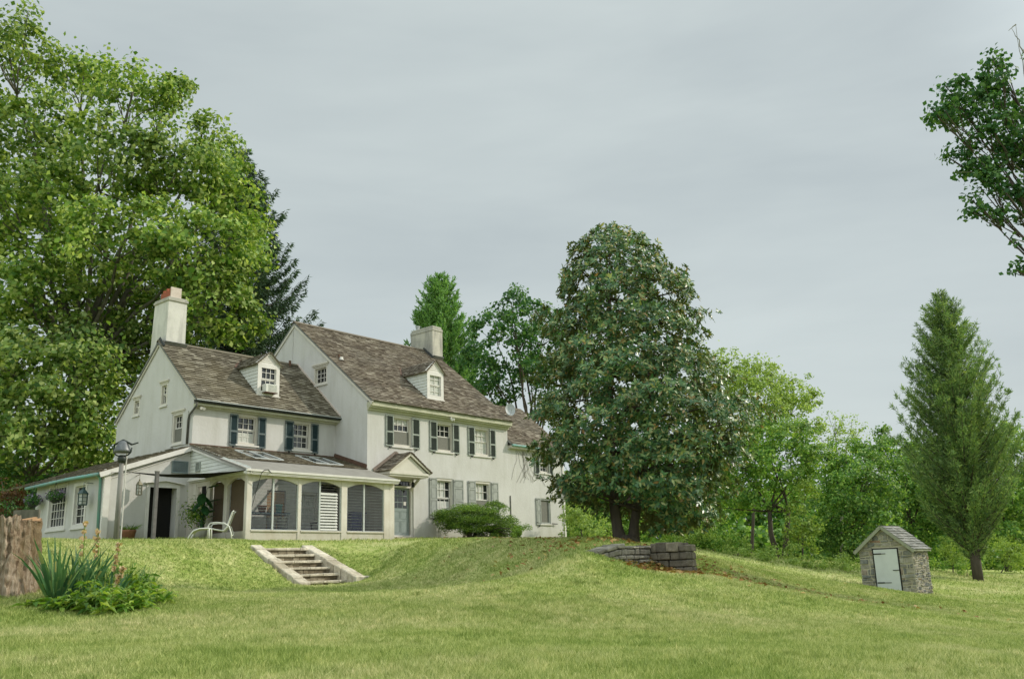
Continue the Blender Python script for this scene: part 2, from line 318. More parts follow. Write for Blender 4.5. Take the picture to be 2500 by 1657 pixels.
def ground(xy):
    r,d=to_rd(xy); r=np.clip(np.atleast_1d(r),-62,62); d=np.clip(np.atleast_1d(d),-8,102)
    out=np.empty(r.shape); q=np.c_[r.ravel(),d.ravel()]; o=np.empty(len(q))
    for i in range(0,len(q),20000):
        c=q[i:i+20000]; o[i:i+20000]=tps_k(((c[:,None]-A[None])**2).sum(-1))@sol[:n_]+sol[n_]+c@sol[n_+1:]
    return o.reshape(r.shape)
def gz(x,y): return float(ground(np.array([[x,y]]))[0])
def axis(fine0,fine1,step,lo,hi):
    a=list(np.arange(fine0,fine1,step)); s=step
    x=fine0; L=[]
    while x>lo: s*=1.25; x-=s; L.append(x)
    s=step; x=a[-1]; U=[]
    while x<hi: s*=1.25; x+=s; U.append(x)
    return np.array(L[::-1]+a+U)
ra=axis(-20,26,.2,-2500,2500); da=axis(3,46,.2,-600,3500)
RR,DD=np.meshgrid(ra,da,indexing='ij'); XY=rd(0,0)+RR[...,None]*RT+DD[...,None]*FW
ZZ=ground(XY.reshape(-1,2)).reshape(RR.shape)
bumps=.02*np.sin(XY[...,0]*1.7+.6*np.sin(XY[...,1]*1.1))*np.sin(XY[...,1]*1.9+.5*np.sin(XY[...,0]*.9)); ZZ=ZZ+bumps*(DD<46)
X_,Y_=XY[...,0],XY[...,1]; yc=np.clip(Y_,-7.4,-4.7)
inn=(Y_>-7.5)&(Y_<-4.55)
dl=np.where(X_<-7.5,-8.68-X_,X_+6.30); ct=np.where(X_<-7.5,-.47+(yc+4.72)*.458,-.47+(yc+4.70)*.396)-.05
sd=inn&(dl>-.05)&(dl<1.6); ZZ[sd]=np.clip(ZZ[sd],(ct-.12-.5*dl)[sd],(ct+.16*np.maximum(dl,0))[sd])
ins_=(X_>-8.75)&(X_<-6.22)&(Y_>-7.45)&(Y_<-4.8); ZZ[ins_]=np.minimum(ZZ,-.58+(np.minimum(Y_,-4.95)+5)*.52-.26)[ins_]
inh=(XY[...,0]>-9.9)&(XY[...,0]<13.2)&(XY[...,1]>-1.55)&(XY[...,1]<10)&~((XY[...,0]>.1)&(XY[...,1]<.3))&~((XY[...,0]<-6.9)&(XY[...,1]<2.35)); ZZ[inh]-=.25
far=np.clip((DD-102)/400,0,1)+np.clip((np.abs(RR)-62)/400,0,1); ZZ=ZZ-far*2
ni,nj=RR.shape; V=np.c_[XY.reshape(-1,2),ZZ.ravel()]; idx=np.arange(ni*nj).reshape(ni,nj)
Fq=np.stack([idx[:-1,:-1],idx[1:,:-1],idx[1:,1:],idx[:-1,1:]],-1).reshape(-1,4)
me=bpy.data.meshes.new('lawn'); me.from_pydata(V.tolist(),[],Fq.tolist()); me.polygons.foreach_set('use_smooth',[True]*len(Fq)); me.update()
def grass_colors(nt, extra=None):
    v=coords(nt)
    n1=N(nt,'ShaderNodeTexNoise',Scale=.35,Detail=4.0,Roughness=.6); n2=N(nt,'ShaderNodeTexNoise',Scale=2.6,Detail=5.0,Roughness=.7)
    for n in (n1,n2): nt.links.new(v,n.inputs['Vector'])
    a=ramp(nt,[(.30,GC[0]),(.46,GC[1]),(.63,GC[2])],n1.outputs['Fac'])
    b=ramp(nt,[(.30,(.66,.76,.52)),(.52,(1,1,1)),(.72,(1.25,1.15,1.3))],n2.outputs['Fac'])
    n4=N(nt,'ShaderNodeTexNoise',Scale=7.5,Detail=4.0,Roughness=.7); nt.links.new(v,n4.inputs['Vector'])
    b=mix(nt,1.0,b,ramp(nt,[(.34,(.66,.76,.55)),(.52,(1.02,1.02,1.0)),(.68,(1.28,1.2,1.4))],n4.outputs['Fac']),'MULTIPLY')
    return mix(nt,1.0,a,b,'MULTIPLY'), v
GC=[(.23,.295,.072),(.315,.36,.118),(.40,.41,.185)]
m,nt,out=new_mat('lawn_ground'); b=N(nt,'ShaderNodeBsdfPrincipled',Roughness=.95); b.inputs['Specular IOR Level'].default_value=.05
c,v=grass_colors(nt); n=N(nt,'ShaderNodeTexNoise',Scale=22.0,Detail=6.0,Roughness=.75); nt.links.new(v,n.inputs['Vector'])
c=mix(nt,1.0,c,ramp(nt,[(.3,(.55,.6,.5)),(.7,(1.3,1.25,1.25))],n.outputs['Fac']),'MULTIPLY')
nt.links.new(c,b.inputs['Base Color']); bp=N(nt,'ShaderNodeBump',Strength=.7,Distance=.05); nt.links.new(n.outputs['Fac'],bp.inputs['Height']); nt.links.new(bp.outputs['Normal'],b.inputs['Normal'])
nt.links.new(b.outputs[0],out.inputs['Surface']); MT['lawn']=m; me.materials.append(m)
lawn=link('lawn',me); tag(lawn,kind='structure')
# grass blades (uncountable)
m,nt,out=new_mat('grass_blade'); c,v=grass_colors(nt); g=nt.nodes.new('ShaderNodeNewGeometry')
c=mix(nt,1.0,c,ramp(nt,[(0,(.58,.70,.45)),(.5,(1.08,1.1,1.0)),(1,(1.75,1.62,1.9))],g.outputs['Random Per Island']),'MULTIPLY')
b=N(nt,'ShaderNodeBsdfPrincipled',Roughness=.6); b.inputs['Specular IOR Level'].default_value=.25; nt.links.new(c,b.inputs['Base Color'])
t=nt.nodes.new('ShaderNodeBsdfTranslucent'); nt.links.new(c,t.inputs['Color']); mx=nt.nodes.new('ShaderNodeMixShader'); mx.inputs[0].default_value=.35
nt.links.new(b.outputs[0],mx.inputs[1]); nt.links.new(t.outputs[0],mx.inputs[2]); nt.links.new(mx.outputs[0],out.inputs['Surface']); MT['grass']=m
def ground2(xy):
    r,d=to_rd(xy); i=np.clip(np.searchsorted(ra,r)-1,0,len(ra)-2); j=np.clip(np.searchsorted(da,d)-1,0,len(da)-2)
    f=(r-ra[i])/(ra[i+1]-ra[i]); g=(d-da[j])/(da[j+1]-da[j])
    return ZZ[i,j]*(1-f)*(1-g)+ZZ[i+1,j]*f*(1-g)+ZZ[i,j+1]*(1-f)*g+ZZ[i+1,j+1]*f*g
def grass_field(n, d0, d1, pw, hmul):
    u=RNG.random(n); D=d0+(d1-d0)*u**pw; Rr=(RNG.random(n)*2-1)*(.60*D+1.0)
    xy=rd(0,0)+Rr[:,None]*RT+D[:,None]*FW
    keep=~((xy[:,0]>-8.66)&(xy[:,0]<-6.32)&(xy[:,1]>-7.25)&(xy[:,1]<-4.78))
    keep&=~((xy[:,0]>-7.0)&(xy[:,0]<0.1)&(xy[:,1]>-1.85))&~((xy[:,0]>-10.2)&(xy[:,1]>2.0)&(xy[:,0]<0))&~((xy[:,0]>-.1)&(xy[:,1]>-.06)&(xy[:,0]<13.6))
    xy=xy[keep]; D=D[keep]; z=ground2(xy); n=len(xy)
    pat=.5+.5*np.sin(xy[:,0]*1.3+2*np.sin(xy[:,1]*.7))*np.sin(xy[:,1]*1.5+1.5*np.sin(xy[:,0]*.6))
    h=(.028+.03*RNG.random(n))*(1+.5*pat)*hmul*(1+.012*D); w=np.maximum(.004,.00052*D)*(.7+.6*RNG.random(n))
    th=RNG.random(n)*2*np.pi; dx=np.c_[np.cos(th),np.sin(th)]; ln=RNG.normal(0,.55,(n,2))*h[:,None]
    B=np.c_[xy,z-.004]; a=B.copy(); a[:,:2]+=dx*w[:,None]; c=B.copy(); c[:,:2]-=dx*w[:,None]
    t=B.copy(); t[:,:2]+=ln; t[:,2]+=h
    return np.stack([a,c,t],1)
def tufts(nc,nb):
    D=6+18*RNG.random(nc); Rr=(RNG.random(nc)*2-1)*.58*D; c=rd(0,0)+Rr[:,None]*RT+D[:,None]*FW; k=np.repeat(np.arange(nc),nb); rad=(.07+.20*RNG.random(nc))[k]
    xy=c[k]+RNG.normal(0,.5,(nc*nb,2))*rad[:,None]; Dk=D[k]; keep=~((xy[:,0]>-9)&(xy[:,0]<-6)&(xy[:,1]>-7.6)); xy=xy[keep]; Dk=Dk[keep]; z=ground2(xy); n=len(xy)
    h=(.045+.05*RNG.random(n)); w=np.maximum(.005,.0006*Dk); th=RNG.random(n)*6.283; dx=np.c_[np.cos(th),np.sin(th)]; B=np.c_[xy,z-.004]; a=B.copy(); a[:,:2]+=dx*w[:,None]; b_=B.copy(); b_[:,:2]-=dx*w[:,None]; t=B.copy(); t[:,:2]+=RNG.normal(0,.45,(n,2))*h[:,None]; t[:,2]+=h
    return np.stack([a,b_,t],1)
G=np.concatenate([tufts(420,110),grass_field(420000,5.0,15,1.0,.85),grass_field(380000,13,31,1.0,.78),grass_field(60000,30,50,1.0,1.0)])
tag(np_mesh('grass',G,3,MT['grass']),kind='stuff')

# ------------------------------------------------------------------ house
house=empty('farmhouse',(3,4,0),'long white stuccoed farmhouse with stepped shingle roofs, two chimneys and an arched porch','house')
def clip(poly, a, b, c):                                      # keep a*u+b*z<=c
    o=[]
    for i in range(len(poly)):
        p,q=poly[i],poly[(i+1)%len(poly)]; fp=a*p[0]+b*p[1]-c; fq=a*q[0]+b*q[1]-c
        if fp<=1e-9: o.append(p)
        if (fp<0)!=(fq<0) and abs(fp-fq)>1e-12: t=fp/(fp-fq); o.append((p[0]+(q[0]-p[0])*t,p[1]+(q[1]-p[1])*t))
    return o
def wall(mb, F, u0,u1,z0,z1, ops, clips=(), depth=.14):
    us=sorted({u0,u1,*[v for o in ops for v in o[:2]]}); zs=sorted({z0,z1,*[v for o in ops for v in o[2:4]]})
    for i in range(len(us)-1):
        for j in range(len(zs)-1):
            mu,mz=(us[i]+us[i+1])/2,(zs[j]+zs[j+1])/2
            if any(o[0]<mu<o[1] and o[2]<mz<o[3] for o in ops): continue
            p=[(us[i],zs[j]),(us[i+1],zs[j]),(us[i+1],zs[j+1]),(us[i],zs[j+1])]
            for c in clips: p=clip(p,*c)
            if len(p)>2: mb.poly([F(u,z,0) for u,z in p])
    for a,b_,c,d in [o[:4] for o in ops]:
        for (ua,za,ub,zb) in ((a,c,b_,c),(b_,c,b_,d),(b_,d,a,d),(a,d,a,c)):
            mb.poly([F(ua,za,0),F(ua,za,depth),F(ub,zb,depth),F(ub,zb,0)])
def fbox(mb,F,u0,u1,z0,z1,d0,d1): mb.box(F(u0,z0,d0),F(u1,z1,d1))
def front(y): return lambda u,z,d: (u,y+d,z)
def west(x): return lambda u,z,d: (x+d,u,z)
def frame(mb,F,u0,u1,z0,z1,w,d0,d1):
    fbox(mb,F,u0,u1,z1-w,z1,d0,d1); fbox(mb,F,u0,u1,z0,z0+w,d0,d1); fbox(mb,F,u0,u0+w,z0+w,z1-w,d0,d1); fbox(mb,F,u1-w,u1,z0+w,z1-w,d0,d1)
def window(F,u0,u1,z0,z1,cols,rows,parent=None,case=.09,dep=.10,sash=2,screen=None,head=False,sill=True,shut=(),curtain=None,cm='cream'):
    parent=parent or house
    c=MB(); frame(c,F,u0,u1,z0,z1,case,dep-.07,dep+.03)
    if head: fbox(c,F,u0-.10,u1+.10,z1+.06,z1+.13,-.07,.02); fbox(c,F,u0-.07,u1+.07,z1,z1+.06,-.03,.02)
    w=c.build('window',MT[cm],parent)
    a,b_,lo,hi=u0+case,u1-case,z0+case,z1-case; s=MB(); zm=lo+(hi-lo)*(.5 if sash==2 else 0)
    parts=[(lo,zm,dep+.05,rows[1]),(zm,hi,dep+.02,rows[0])] if sash==2 else [(lo,hi,dep+.03,rows[0])]
    for p0,p1,dd,nr in parts:
        frame(s,F,a,b_,p0,p1,.045,dd,dd+.035); du=(b_-a-.09)/cols; dz=(p1-p0-.09)/nr
        for i in range(1,cols): x=a+.045+i*du; fbox(s,F,x-.011,x+.011,p0+.045,p1-.045,dd+.004,dd+.03)
        for j in range(1,nr): z=p0+.045+j*dz; fbox(s,F,a+.045,b_-.045,z-.011,z+.011,dd+.002,dd+.028)
    s.build('sash',MT['white'],w)
    g=MB(); g.poly([F(a,lo,dep+.075),F(b_,lo,dep+.075),F(b_,hi,dep+.075),F(a,hi,dep+.075)]); g.build('pane',MT['pane'],w)
    if curtain:
        for (ca,cb,za,zb) in curtain:
            k=MB(); x0=a+(b_-a)*ca; x1=a+(b_-a)*cb; n=max(3,int((x1-x0)/.05))
            for i in range(n):
                xa=x0+(x1-x0)*i/n; xb=x0+(x1-x0)*(i+1)/n; da=dep+.071-(.006 if i%2 else 0); db=dep+.071-(0 if i%2 else .006)
                k.poly([F(xa,lo+(hi-lo)*za,da),F(xb,lo+(hi-lo)*za,db),F(xb,lo+(hi-lo)*zb,db),F(xa,lo+(hi-lo)*zb,da)])
            k.build('curtain',MT['curtain'],w)
    if screen:
        k=MB(); fbox(k,F,a+.01,b_-.01,lo+(hi-lo)*screen[0],lo+(hi-lo)*screen[1],dep-.002,dep+.012); k.build('insect_screen',MT['screen'],w)
    if sill:
        k=MB(); fbox(k,F,u0-.04,u1+.04,z0-.06,z0,-.06,.10); k.build('sill',MT['white'],w)
    for sh in shut: shutter(F,w,*sh)
    return w
def shutter(F,par,u0,u1,z0,z1,kind,d=-.055,tilt=0):
    s=MB(); fm,lm={'green':('shutter_frame','louvre'),'teal':('teal_frame','teal'),'grey':('grey_shutter','grey_shutter')}[kind]
    st=.055; zm=z0+(z1-z0)*.46
    frame(s,F,u0,u1,z0,z1,st,d,d+.04); fbox(s,F,u0+st,u1-st,zm-.035,zm+.035,d,d+.04)
    if kind!='grey':
        s.m=1
        for za,zb in ((z0+st,zm-.035),(zm+.035,z1-st)):
            n=int((zb-za)/.042)
            for i in range(n):
                z=za+(zb-za)*(i+.5)/n; a0,a1=F(u0+st,z-.018,d+.005),F(u1-st,z-.018,d+.005); b0,b1=F(u0+st,z+.018,d+.034),F(u1-st,z+.018,d+.034)
                s.poly([a0,a1,b1,b0])
            fbox(s,F,u0+st,u1-st,za,zb,d+.035,d+.039)
        s.m=0
    else:
        zt=z1-(z1-z0)*.22
        fbox(s,F,u0+st,u1-st,zt-.03,zt+.03,d+.001,d+.039)
        fbox(s,F,u0+st,u1-st,z0+st,z1-st,d+.018,d+.036)
        for za,zb in ((z0+st,zm-.035),(zm+.035,zt-.03),(zt+.03,z1-st)):
            fbox(s,F,u0+st+.035,u1-st-.035,za+.035,zb-.035,d+.006,d+.03)
    s.m=2
    for z in (z0+.12,z1-.10): fbox(s,F,u0-.03,u0+.10,z-.012,z+.012,d-.008,d+.002)
    fbox(s,F,(u0+u1)/2-.02,(u0+u1)/2+.03,z0-.09,z0-.005,d-.01,d+.03)
    s.build('shutter',[MT[fm],MT[lm],MT['iron']],par)

# --- roofs of single shingles
def shingles(mb, P, U, S, length, slope_len, expo=.15, width=(.12,.42), skip=None, jit=1):
    """P lower corner, U along eave (unit), S up slope (unit), outward normal from U x S"""
    P,U,S=map(lambda a:np.array(a,float),(P,U,S)); Nn=np.cross(U,S); Nn/=np.linalg.norm(Nn)
    if Nn[2]<0: Nn=-Nn
    rows=int(slope_len/expo)+1
    for r in range(rows):
        s0=r*expo; x=-random.uniform(0,.1)
        while x<length:
            w=random.uniform(*width); xa,xb=max(x,0)+.002,min(x+w,length)-.002; x+=w
            if xb-xa<.015: continue
            if skip and skip((xa+xb)/2,s0+expo/2): continue
            e=s0-random.uniform(0,.018)*jit; t=.026+random.uniform(0,.024)*jit; s1=min(s0+expo*1.25,slope_len)
            if s1-e<.03: continue
            a=P+U*xa+S*e+Nn*.004; b=P+U*xb+S*e+Nn*.004; c=P+U*xb+S*s1+Nn*.002; d=P+U*xa+S*s1+Nn*.002
            lift=Nn*t; mb.hexa([a,b,c,d,a+lift,b+lift+Nn*random.uniform(0,.004),c+Nn*.004,d+Nn*.004])
def slab(mb,a,b,c,d,th):
    a,b,c,d=[np.array(p,float) for p in (a,b,c,d)]; n=np.cross(b-a,d-a); n/=np.linalg.norm(n); n*=-th if n[2]>0 else th
    mb.hexa([a+n,b+n,c+n,d+n,a,b,c,d])

# main block -------------------------------------------------------
MS=.805; mz=lambda y: 5.76+MS*(y+.35)                         # front roof surface
RY=5.3; RZ=mz(RY)
Fm=front(0)
up=[(1.40,2.56,3.95,5.30),(4.03,5.17,3.93,5.30),(6.56,7.74,3.93,5.30)]
lo=[(4.02,5.14,.95,2.72),(6.58,7.72,.95,2.72)]
dr=(1.42,2.66,.06,2.58)
w=MB(); wall(w,Fm,0,9.05,-.3,5.62,up+lo+[dr])
Fg=west(0)
wall(w,Fg,0,10.6,-.3,10.3,[(2.80,3.76,6.98,7.84)],[(-MS,1,mz(0)-.06),(MS,1,mz(RY)-.06+MS*RY)])
w.poly([(9.05,0,-.3),(9.05,10.6,-.3),(9.05,10.6,5.7),(9.05,RY,RZ-.06),(9.05,0,5.7)])
w.poly([(0,10.6,-.3),(9.05,10.6,-.3),(9.05,10.6,5.7),(0,10.6,5.7)])
w.build('wall',MT['stucco'],house)
r=MB(); slab(r,(-.06,-.35,mz(-.35)),(9.12,-.35,mz(-.35)),(9.12,RY,RZ),(-.06,RY,RZ),.07)
slab(r,(9.12,10.95,mz(-.35)),(-.06,10.95,mz(-.35)),(-.06,RY,RZ),(9.12,RY,RZ),.07)
main_roof=r.build('roof',MT['flash'],house)
S_=np.array([0,1,MS])/math.hypot(1,MS); L_=(RY+.35)*math.hypot(1,MS)
sh=MB(); shingles(sh,(-.07,-.38,mz(-.38)),(1,0,0),S_,9.2,L_,.155); sh.build('shingles',MT['shingle'],main_roof)
rd_=MB(); rd_.bar((-.08,RY-.07,RZ+.0),(9.13,RY-.07,RZ+.0),.17,.03,up=(0,-MS,1)); rd_.bar((-.08,RY+.07,RZ+.0),(9.13,RY+.07,RZ+.0),.17,.03,up=(0,MS,1)); rd_.build('ridge',MT['shingle'],main_roof)
# cornice (boxed gutter) and rake boards
c=MB()
c.box((-.04,-.30,5.54),(9.10,0,5.70)); c.box((-.03,-.22,5.47),(9.08,0,5.54)); c.box((-.02,-.10,5.38),(9.07,0,5.47))
for i in range(0,9): c.box((.4+i*1.05,-.304,5.54),(.408+i*1.05,-.30,5.70))
c.build('cornice',MT['olive'],house)
c=MB(); c.bar((-.03,-.36,mz(-.36)-.13),(-.03,RY,RZ-.13),.05,.13,up=(0,-MS,1)); c.bar((-.03,RY,RZ-.13),(-.03,10.9,mz(-.3)-.13),.05,.13,up=(0,MS,1)); c.build('rake_board',MT['cream'],house)
cond=MB(); cond.box((-.03,5.40,8.2),(-.003,5.43,9.95)); cond.build('conduit',MT['stucco'],house)
g1=dict(cols=3,case=.10)
def SHG(u,lo_,hi_,kind): return [(u[0][0],u[0][1],lo_,hi_,kind),(u[1][0],u[1][1],lo_,hi_,kind)]
window(Fm,*up[0],rows=(2,2),screen=(0,.5),shut=SHG(((1.02,1.46),(2.56,3.03)),3.92,5.29,'green'),curtain=[(0,1,.78,1)],**g1)
window(Fm,*up[1],rows=(2,2),screen=(0,.5),shut=SHG(((3.66,4.12),(5.14,5.58)),3.90,5.29,'green'),curtain=[(0,1,.02,.5)],**g1)
window(Fm,*up[2],rows=(2,2),shut=SHG(((6.18,6.63),(7.70,8.12)),3.90,5.28,'green'),curtain=[(0,1,.0,1)],**g1)
window(Fm,*lo[0],rows=(2,2),shut=SHG(((3.62,4.07),(5.14,5.78)),.92,2.70,'grey'),curtain=[(0,.68,.5,1),(0,1,0,.42)],**g1)
window(Fm,*lo[1],rows=(2,2),screen=(0,.48),shut=SHG(((6.12,6.62),(7.74,8.22)),.92,2.70,'grey'),curtain=[(0,.72,.5,1)],**g1)
window(Fg,2.80,3.76,6.98,7.84,3,(3,),sash=1,head=True,case=.08,dep=.08)
pz=MB(); pz.box((9.10,-.035,1.13),(9.145,.0,2.13)); pz.build('drainpipe',MT['copper'],house)

# front door with portico
d=MB(); frame(d,Fm,1.42,2.66,.06,2.58,.10,.06,.16); fbox(d,Fm,1.52,2.56,2.18,2.26,.06,.16); d.m=1
fbox(d,Fm,1.52,2.56,.16,2.18,.18,.22); d.m=2
for i in range(3):
    for j in range(3):
        u=1.64+i*.27; z=1.32+j*.27; fbox(d,Fm,u,u+.235,z,z+.235,.172,.19)
for i in range(5): u=1.56+i*.198; fbox(d,Fm,u,u+.165,2.29,2.45,.15,.17)
d.m=1
for (a,b_) in ((.28,.78),(.86,1.20)):
    for u in (1.62,2.07): frame(d,Fm,u,u+.38,a,b_,.022,.168,.182)
d.m=3; fbox(d,Fm,1.60,1.64,1.22,1.30,.13,.18); d.m=4; fbox(d,Fm,1.30,2.75,-.05,.06,-.45,.2)
door=d.build('front_door',[MT['white'],MT['door'],MT['pane'],MT['brass'],MT['stepstone']],house)
k=MB(); fbox(k,Fm,2.22,2.36,1.44,1.60,.165,.171); k.build('notice',MT['white'],door)
p=MB(); y0=-.95; ux=(.42,2.76); uc=1.59; zb=2.72; za=3.52
p.box((ux[0],y0,2.62),(ux[1],0,2.72))                        # soffit / lower moulding
p.box((ux[0]+.06,y0+.05,2.54),(ux[1]-.06,0,2.62))
p.poly([(ux[0]+.10,y0+.06,zb),(ux[1]-.10,y0+.06,zb),(uc,y0+.06,za-.1)])
for s in (-1,1):
    e=ux[0] if s<0 else ux[1]; p.bar((e-.02*s,y0-.0,zb+.05),(uc,y0-.0,za-.03),.08,.09,up=(0,0,1))
    p.bar((e+s*-.28,-.55,2.54),(e+s*-.34,-.02,2.05),.07,.10)
port=p.build('portico',MT['cream'],house)
p=MB()
for s in (-1,1):
    e=ux[0]-.06 if s<0 else ux[1]+.06; U=np.array([0,1.0,0]); dl=np.array([uc-e,0,za+.05-zb-.02]); ln=np.linalg.norm(dl)
    slab(p,(e,y0-.06,zb+.02),(e,0,zb+.02),(uc,0,za+.05),(uc,y0-.06,za+.05),.03)
    shingles(p,(e,y0-.08,zb+.03),U,dl/ln,1.06,ln,.16,(.12,.24))
p.build('shingles',MT['shingle'],port)
fl=MB(); fl.bar((ux[0]-.1,-.03,zb+.12),(uc,-.03,za+.16),.03,.12); fl.bar((ux[1]+.1,-.03,zb+.12),(uc,-.03,za+.16),.03,.12); fl.build('flashing',MT['old_board'],port)

# dormers ------------------------------------------------------------
def dormer(x0,x1,yf,zb,ze,za,slope_z,roofmat,cols,rows,ov=.12,curtain=None,screen=None):
    inv=lambda z: None
    xc=(x0+x1)/2; F=front(yf)
    k=MB(); wall(k,F,x0,x1,zb,za,[(x0+.17,x1-.17,zb+.08,ze-.06)],[((za-ze)/(xc-x0),1,za+(za-ze)/(xc-x0)*xc),(-(za-ze)/(xc-x0),1,za-(za-ze)/(xc-x0)*xc)],.06)
    frame(k,F,x0-.01,x1+.01,zb,ze,.17,-.025,.0); fbox(k,F,x0-.05,x1+.05,zb-.05,zb,-.06,.05)
    for sgn in (-1,1): k.bar((xc+sgn*(xc-x0+.1),yf-.03,ze-.02),(xc,yf-.03,za+.03),.05,.09)
    for i in range(1,5):
        z=ze+.02+(za-ze)*i*.18; hw=(xc-x0)*(1-(z-ze)/(za-ze))-.03
        if hw>.05: k.bar((xc-hw,yf-.006,z),(xc+hw,yf-.006,z),.012,.02)
    dm=k.build('dormer',MT['white'],house)
    yr=lambda z: slope_z(z)                                    # y where roof reaches height z
    for xs in (x0,x1):
        s=MB(); n=9
        for i in range(n):
            z0_=zb+(ze-zb)*i/n; z1_=zb+(ze-zb)*(i+1)/n; o=.02 if xs==x0 else -.02
            s.poly([(xs-o,yf,z0_),(xs-o,yr(z0_),z0_),(xs,yr(z1_),z1_),(xs,yf,z1_)])
            s.poly([(xs-o,yf,z0_),(xs-o,yr(z0_),z0_),(xs,yr(z0_),z0_),(xs,yf,z0_)])
        s.build('clapboard',MT['board'],dm)
    r=MB()
    for sgn in (-1,1):
        e=xc+sgn*(xc-x0+ov); ze_=ze-(za-ze)/(xc-x0)*ov+.05; zt=za+.07
        slab(r,(e,yf-.1,ze_),(e,yr(ze_)+.05,ze_),(xc,yr(zt)+.05,zt),(xc,yf-.1,zt),.03)
        dl=np.array([xc-e,0,zt-ze_]); ln=np.linalg.norm(dl); y1=yr(zt); ya=yr(ze_)
        shingles(r,(e,yf-.12,ze_+.0),(0,1,0),dl/ln,y1-yf+.1,ln,.13,(.09,.18),skip=lambda u,q: yf-.12+u>ya+(y1-ya)*q/ln)
    r.build('dormer_roof',roofmat,dm)
    fl=MB(); e=x0-ov; fl.bar((e,yr(ze-.05)+.05,ze+.06),(xc,yr(za+.07)+.05,za+.12),.10,.02,up=(0,-.6,1)); fl.build('flashing',MT['rust'],dm)
    a,b_=x0+.17,x1-.17; z0_,z1_=zb+.08,ze-.06; sM=MB(); zm=(z0_+z1_)/2
    for p0,p1,dd in ((z0_,zm,.045),(zm,z1_,.02)):
        frame(sM,F,a,b_,p0,p1,.045,dd,dd+.03)
        for i in range(1,cols): x=a+.045+(b_-a-.09)/cols*i; fbox(sM,F,x-.011,x+.011,p0+.045,p1-.045,dd+.003,dd+.027)
        for j in range(1,rows): z=p0+.045+(p1-p0-.09)/rows*j; fbox(sM,F,a+.045,b_-.045,z-.011,z+.011,dd+.002,dd+.025)
    sM.build('sash',MT['white'],dm)
    g=MB(); g.poly([F(a,z0_,.072),F(b_,z0_,.072),F(b_,z1_,.072),F(a,z1_,.072)]); g.build('pane',MT['curtain' if curtain else 'pane'],dm)
    return dm
dormer(3.97,5.02,.45,6.44,7.72,8.24,lambda z:(z-5.76)/MS-.35,MT['shingle'],2,2,curtain=True)
WS=.893; wz=lambda y: 5.28+WS*(y-1.80)
dormer(-3.80,-2.74,2.53,5.96,7.28,7.75,lambda z:(z-5.28)/WS+1.8,MT['shingle_old'],3,2)

# chimneys -------------------------------------------------------------
k=MB()
def taper(mb,x0,x1,y0,y1,z0,x2,x3,y2,y3,z1): mb.hexa([(x0,y0,z0),(x1,y0,z0),(x1,y1,z0),(x0,y1,z0),(x2,y2,z1),(x3,y2,z1),(x3,y3,z1),(x2,y3,z1)])
taper(k,-6.74,-5.84,4.84,6.12,6.6,-6.69,-5.86,4.85,6.0,9.93)
ch=k.build('chimney',MT['chimney'],house)
k=MB(); k.box((-6.74,4.80,9.93),(-5.81,6.05,10.05)); k.box((-6.70,4.84,10.05),(-5.85,6.01,10.12)); k.build('chimney_cap',MT['cap'],ch,bevel=.02)
k=MB(); k.box((-6.56,5.0,10.12),(-6.14,5.78,10.42)); k.m=1; k.box((-6.562,4.95,10.12),(-6.09,5.0,10.58)); k.box((-6.14,5.0,10.12),(-6.09,5.8,10.56)); k.m=0
for y in (5.02,5.26,5.52): k.box((-6.563,y,10.42),(-6.47,y+.11,10.42+random.uniform(.07,.16)))
k.build('chimney_pot',[MT['brick'],MT['flue']],ch)
k=MB(); k.bar((-6.8,4.80,8.07),(-5.80,4.80,8.07),.03,.22,up=(0,-WS,1)); k.m=1; k.bar((-6.90,5.03,8.28),(-6.90,4.62,7.88),.03,.16,up=(0,1,1)); k.bar((-6.90,5.03,8.28),(-6.90,5.3,8.0),.03,.06,up=(0,-1,1)); k.build('flashing',[MT['flash'],MT['flash_dark']],ch)
k=MB(); k.box((8.43,4.60,9.0),(9.18,6.32,11.30)); ch=k.build('chimney',MT['chimney_old'],house)
k=MB(); k.box((8.40,4.57,11.30),(9.21,6.35,11.47)); k.box((8.45,4.62,11.47),(9.16,6.30,11.60)); k.build('chimney_cap',MT['cap'],ch,bevel=.03)
k=MB(); k.lathe((8.62,5.95,11.58),[(.11,0),(.10,.16),(.13,.18),(.13,.24),(.09,.26)],10); k.build('chimney_pot',MT['dish'],ch)
k=MB(); k.bar((8.40,4.56,mz(4.60)+.08),(9.2,4.56,mz(4.60)+.08),.03,.22,up=(0,-MS,1)); k.m=1; k.bar((8.40,4.55,mz(4.55)+.05),(8.40,5.32,RZ+.08),.03,.20,up=(0,-MS,1)); k.build('flashing',[MT['flash'],MT['flash_dark']],ch)
# roof vent, right gutter
k=MB(); k.tube([(.52,2.62,mz(2.62)-.05),(.52,2.62,mz(2.62)+.2)],.05,8); k.m=1; k.tube([(.56,2.5,mz(2.5)+.02),(.56,2.5,mz(2.5)+.16)],[.10,.07],8); k.build('roof_vent',[MT['rust'],MT['white']],house)
k=MB(); k.tube([(-.55,4.85,wz(4.85)-.1),(-.55,4.85,wz(4.85)+.28)],.06,8); k.build('roof_vent',MT['rust'],house)

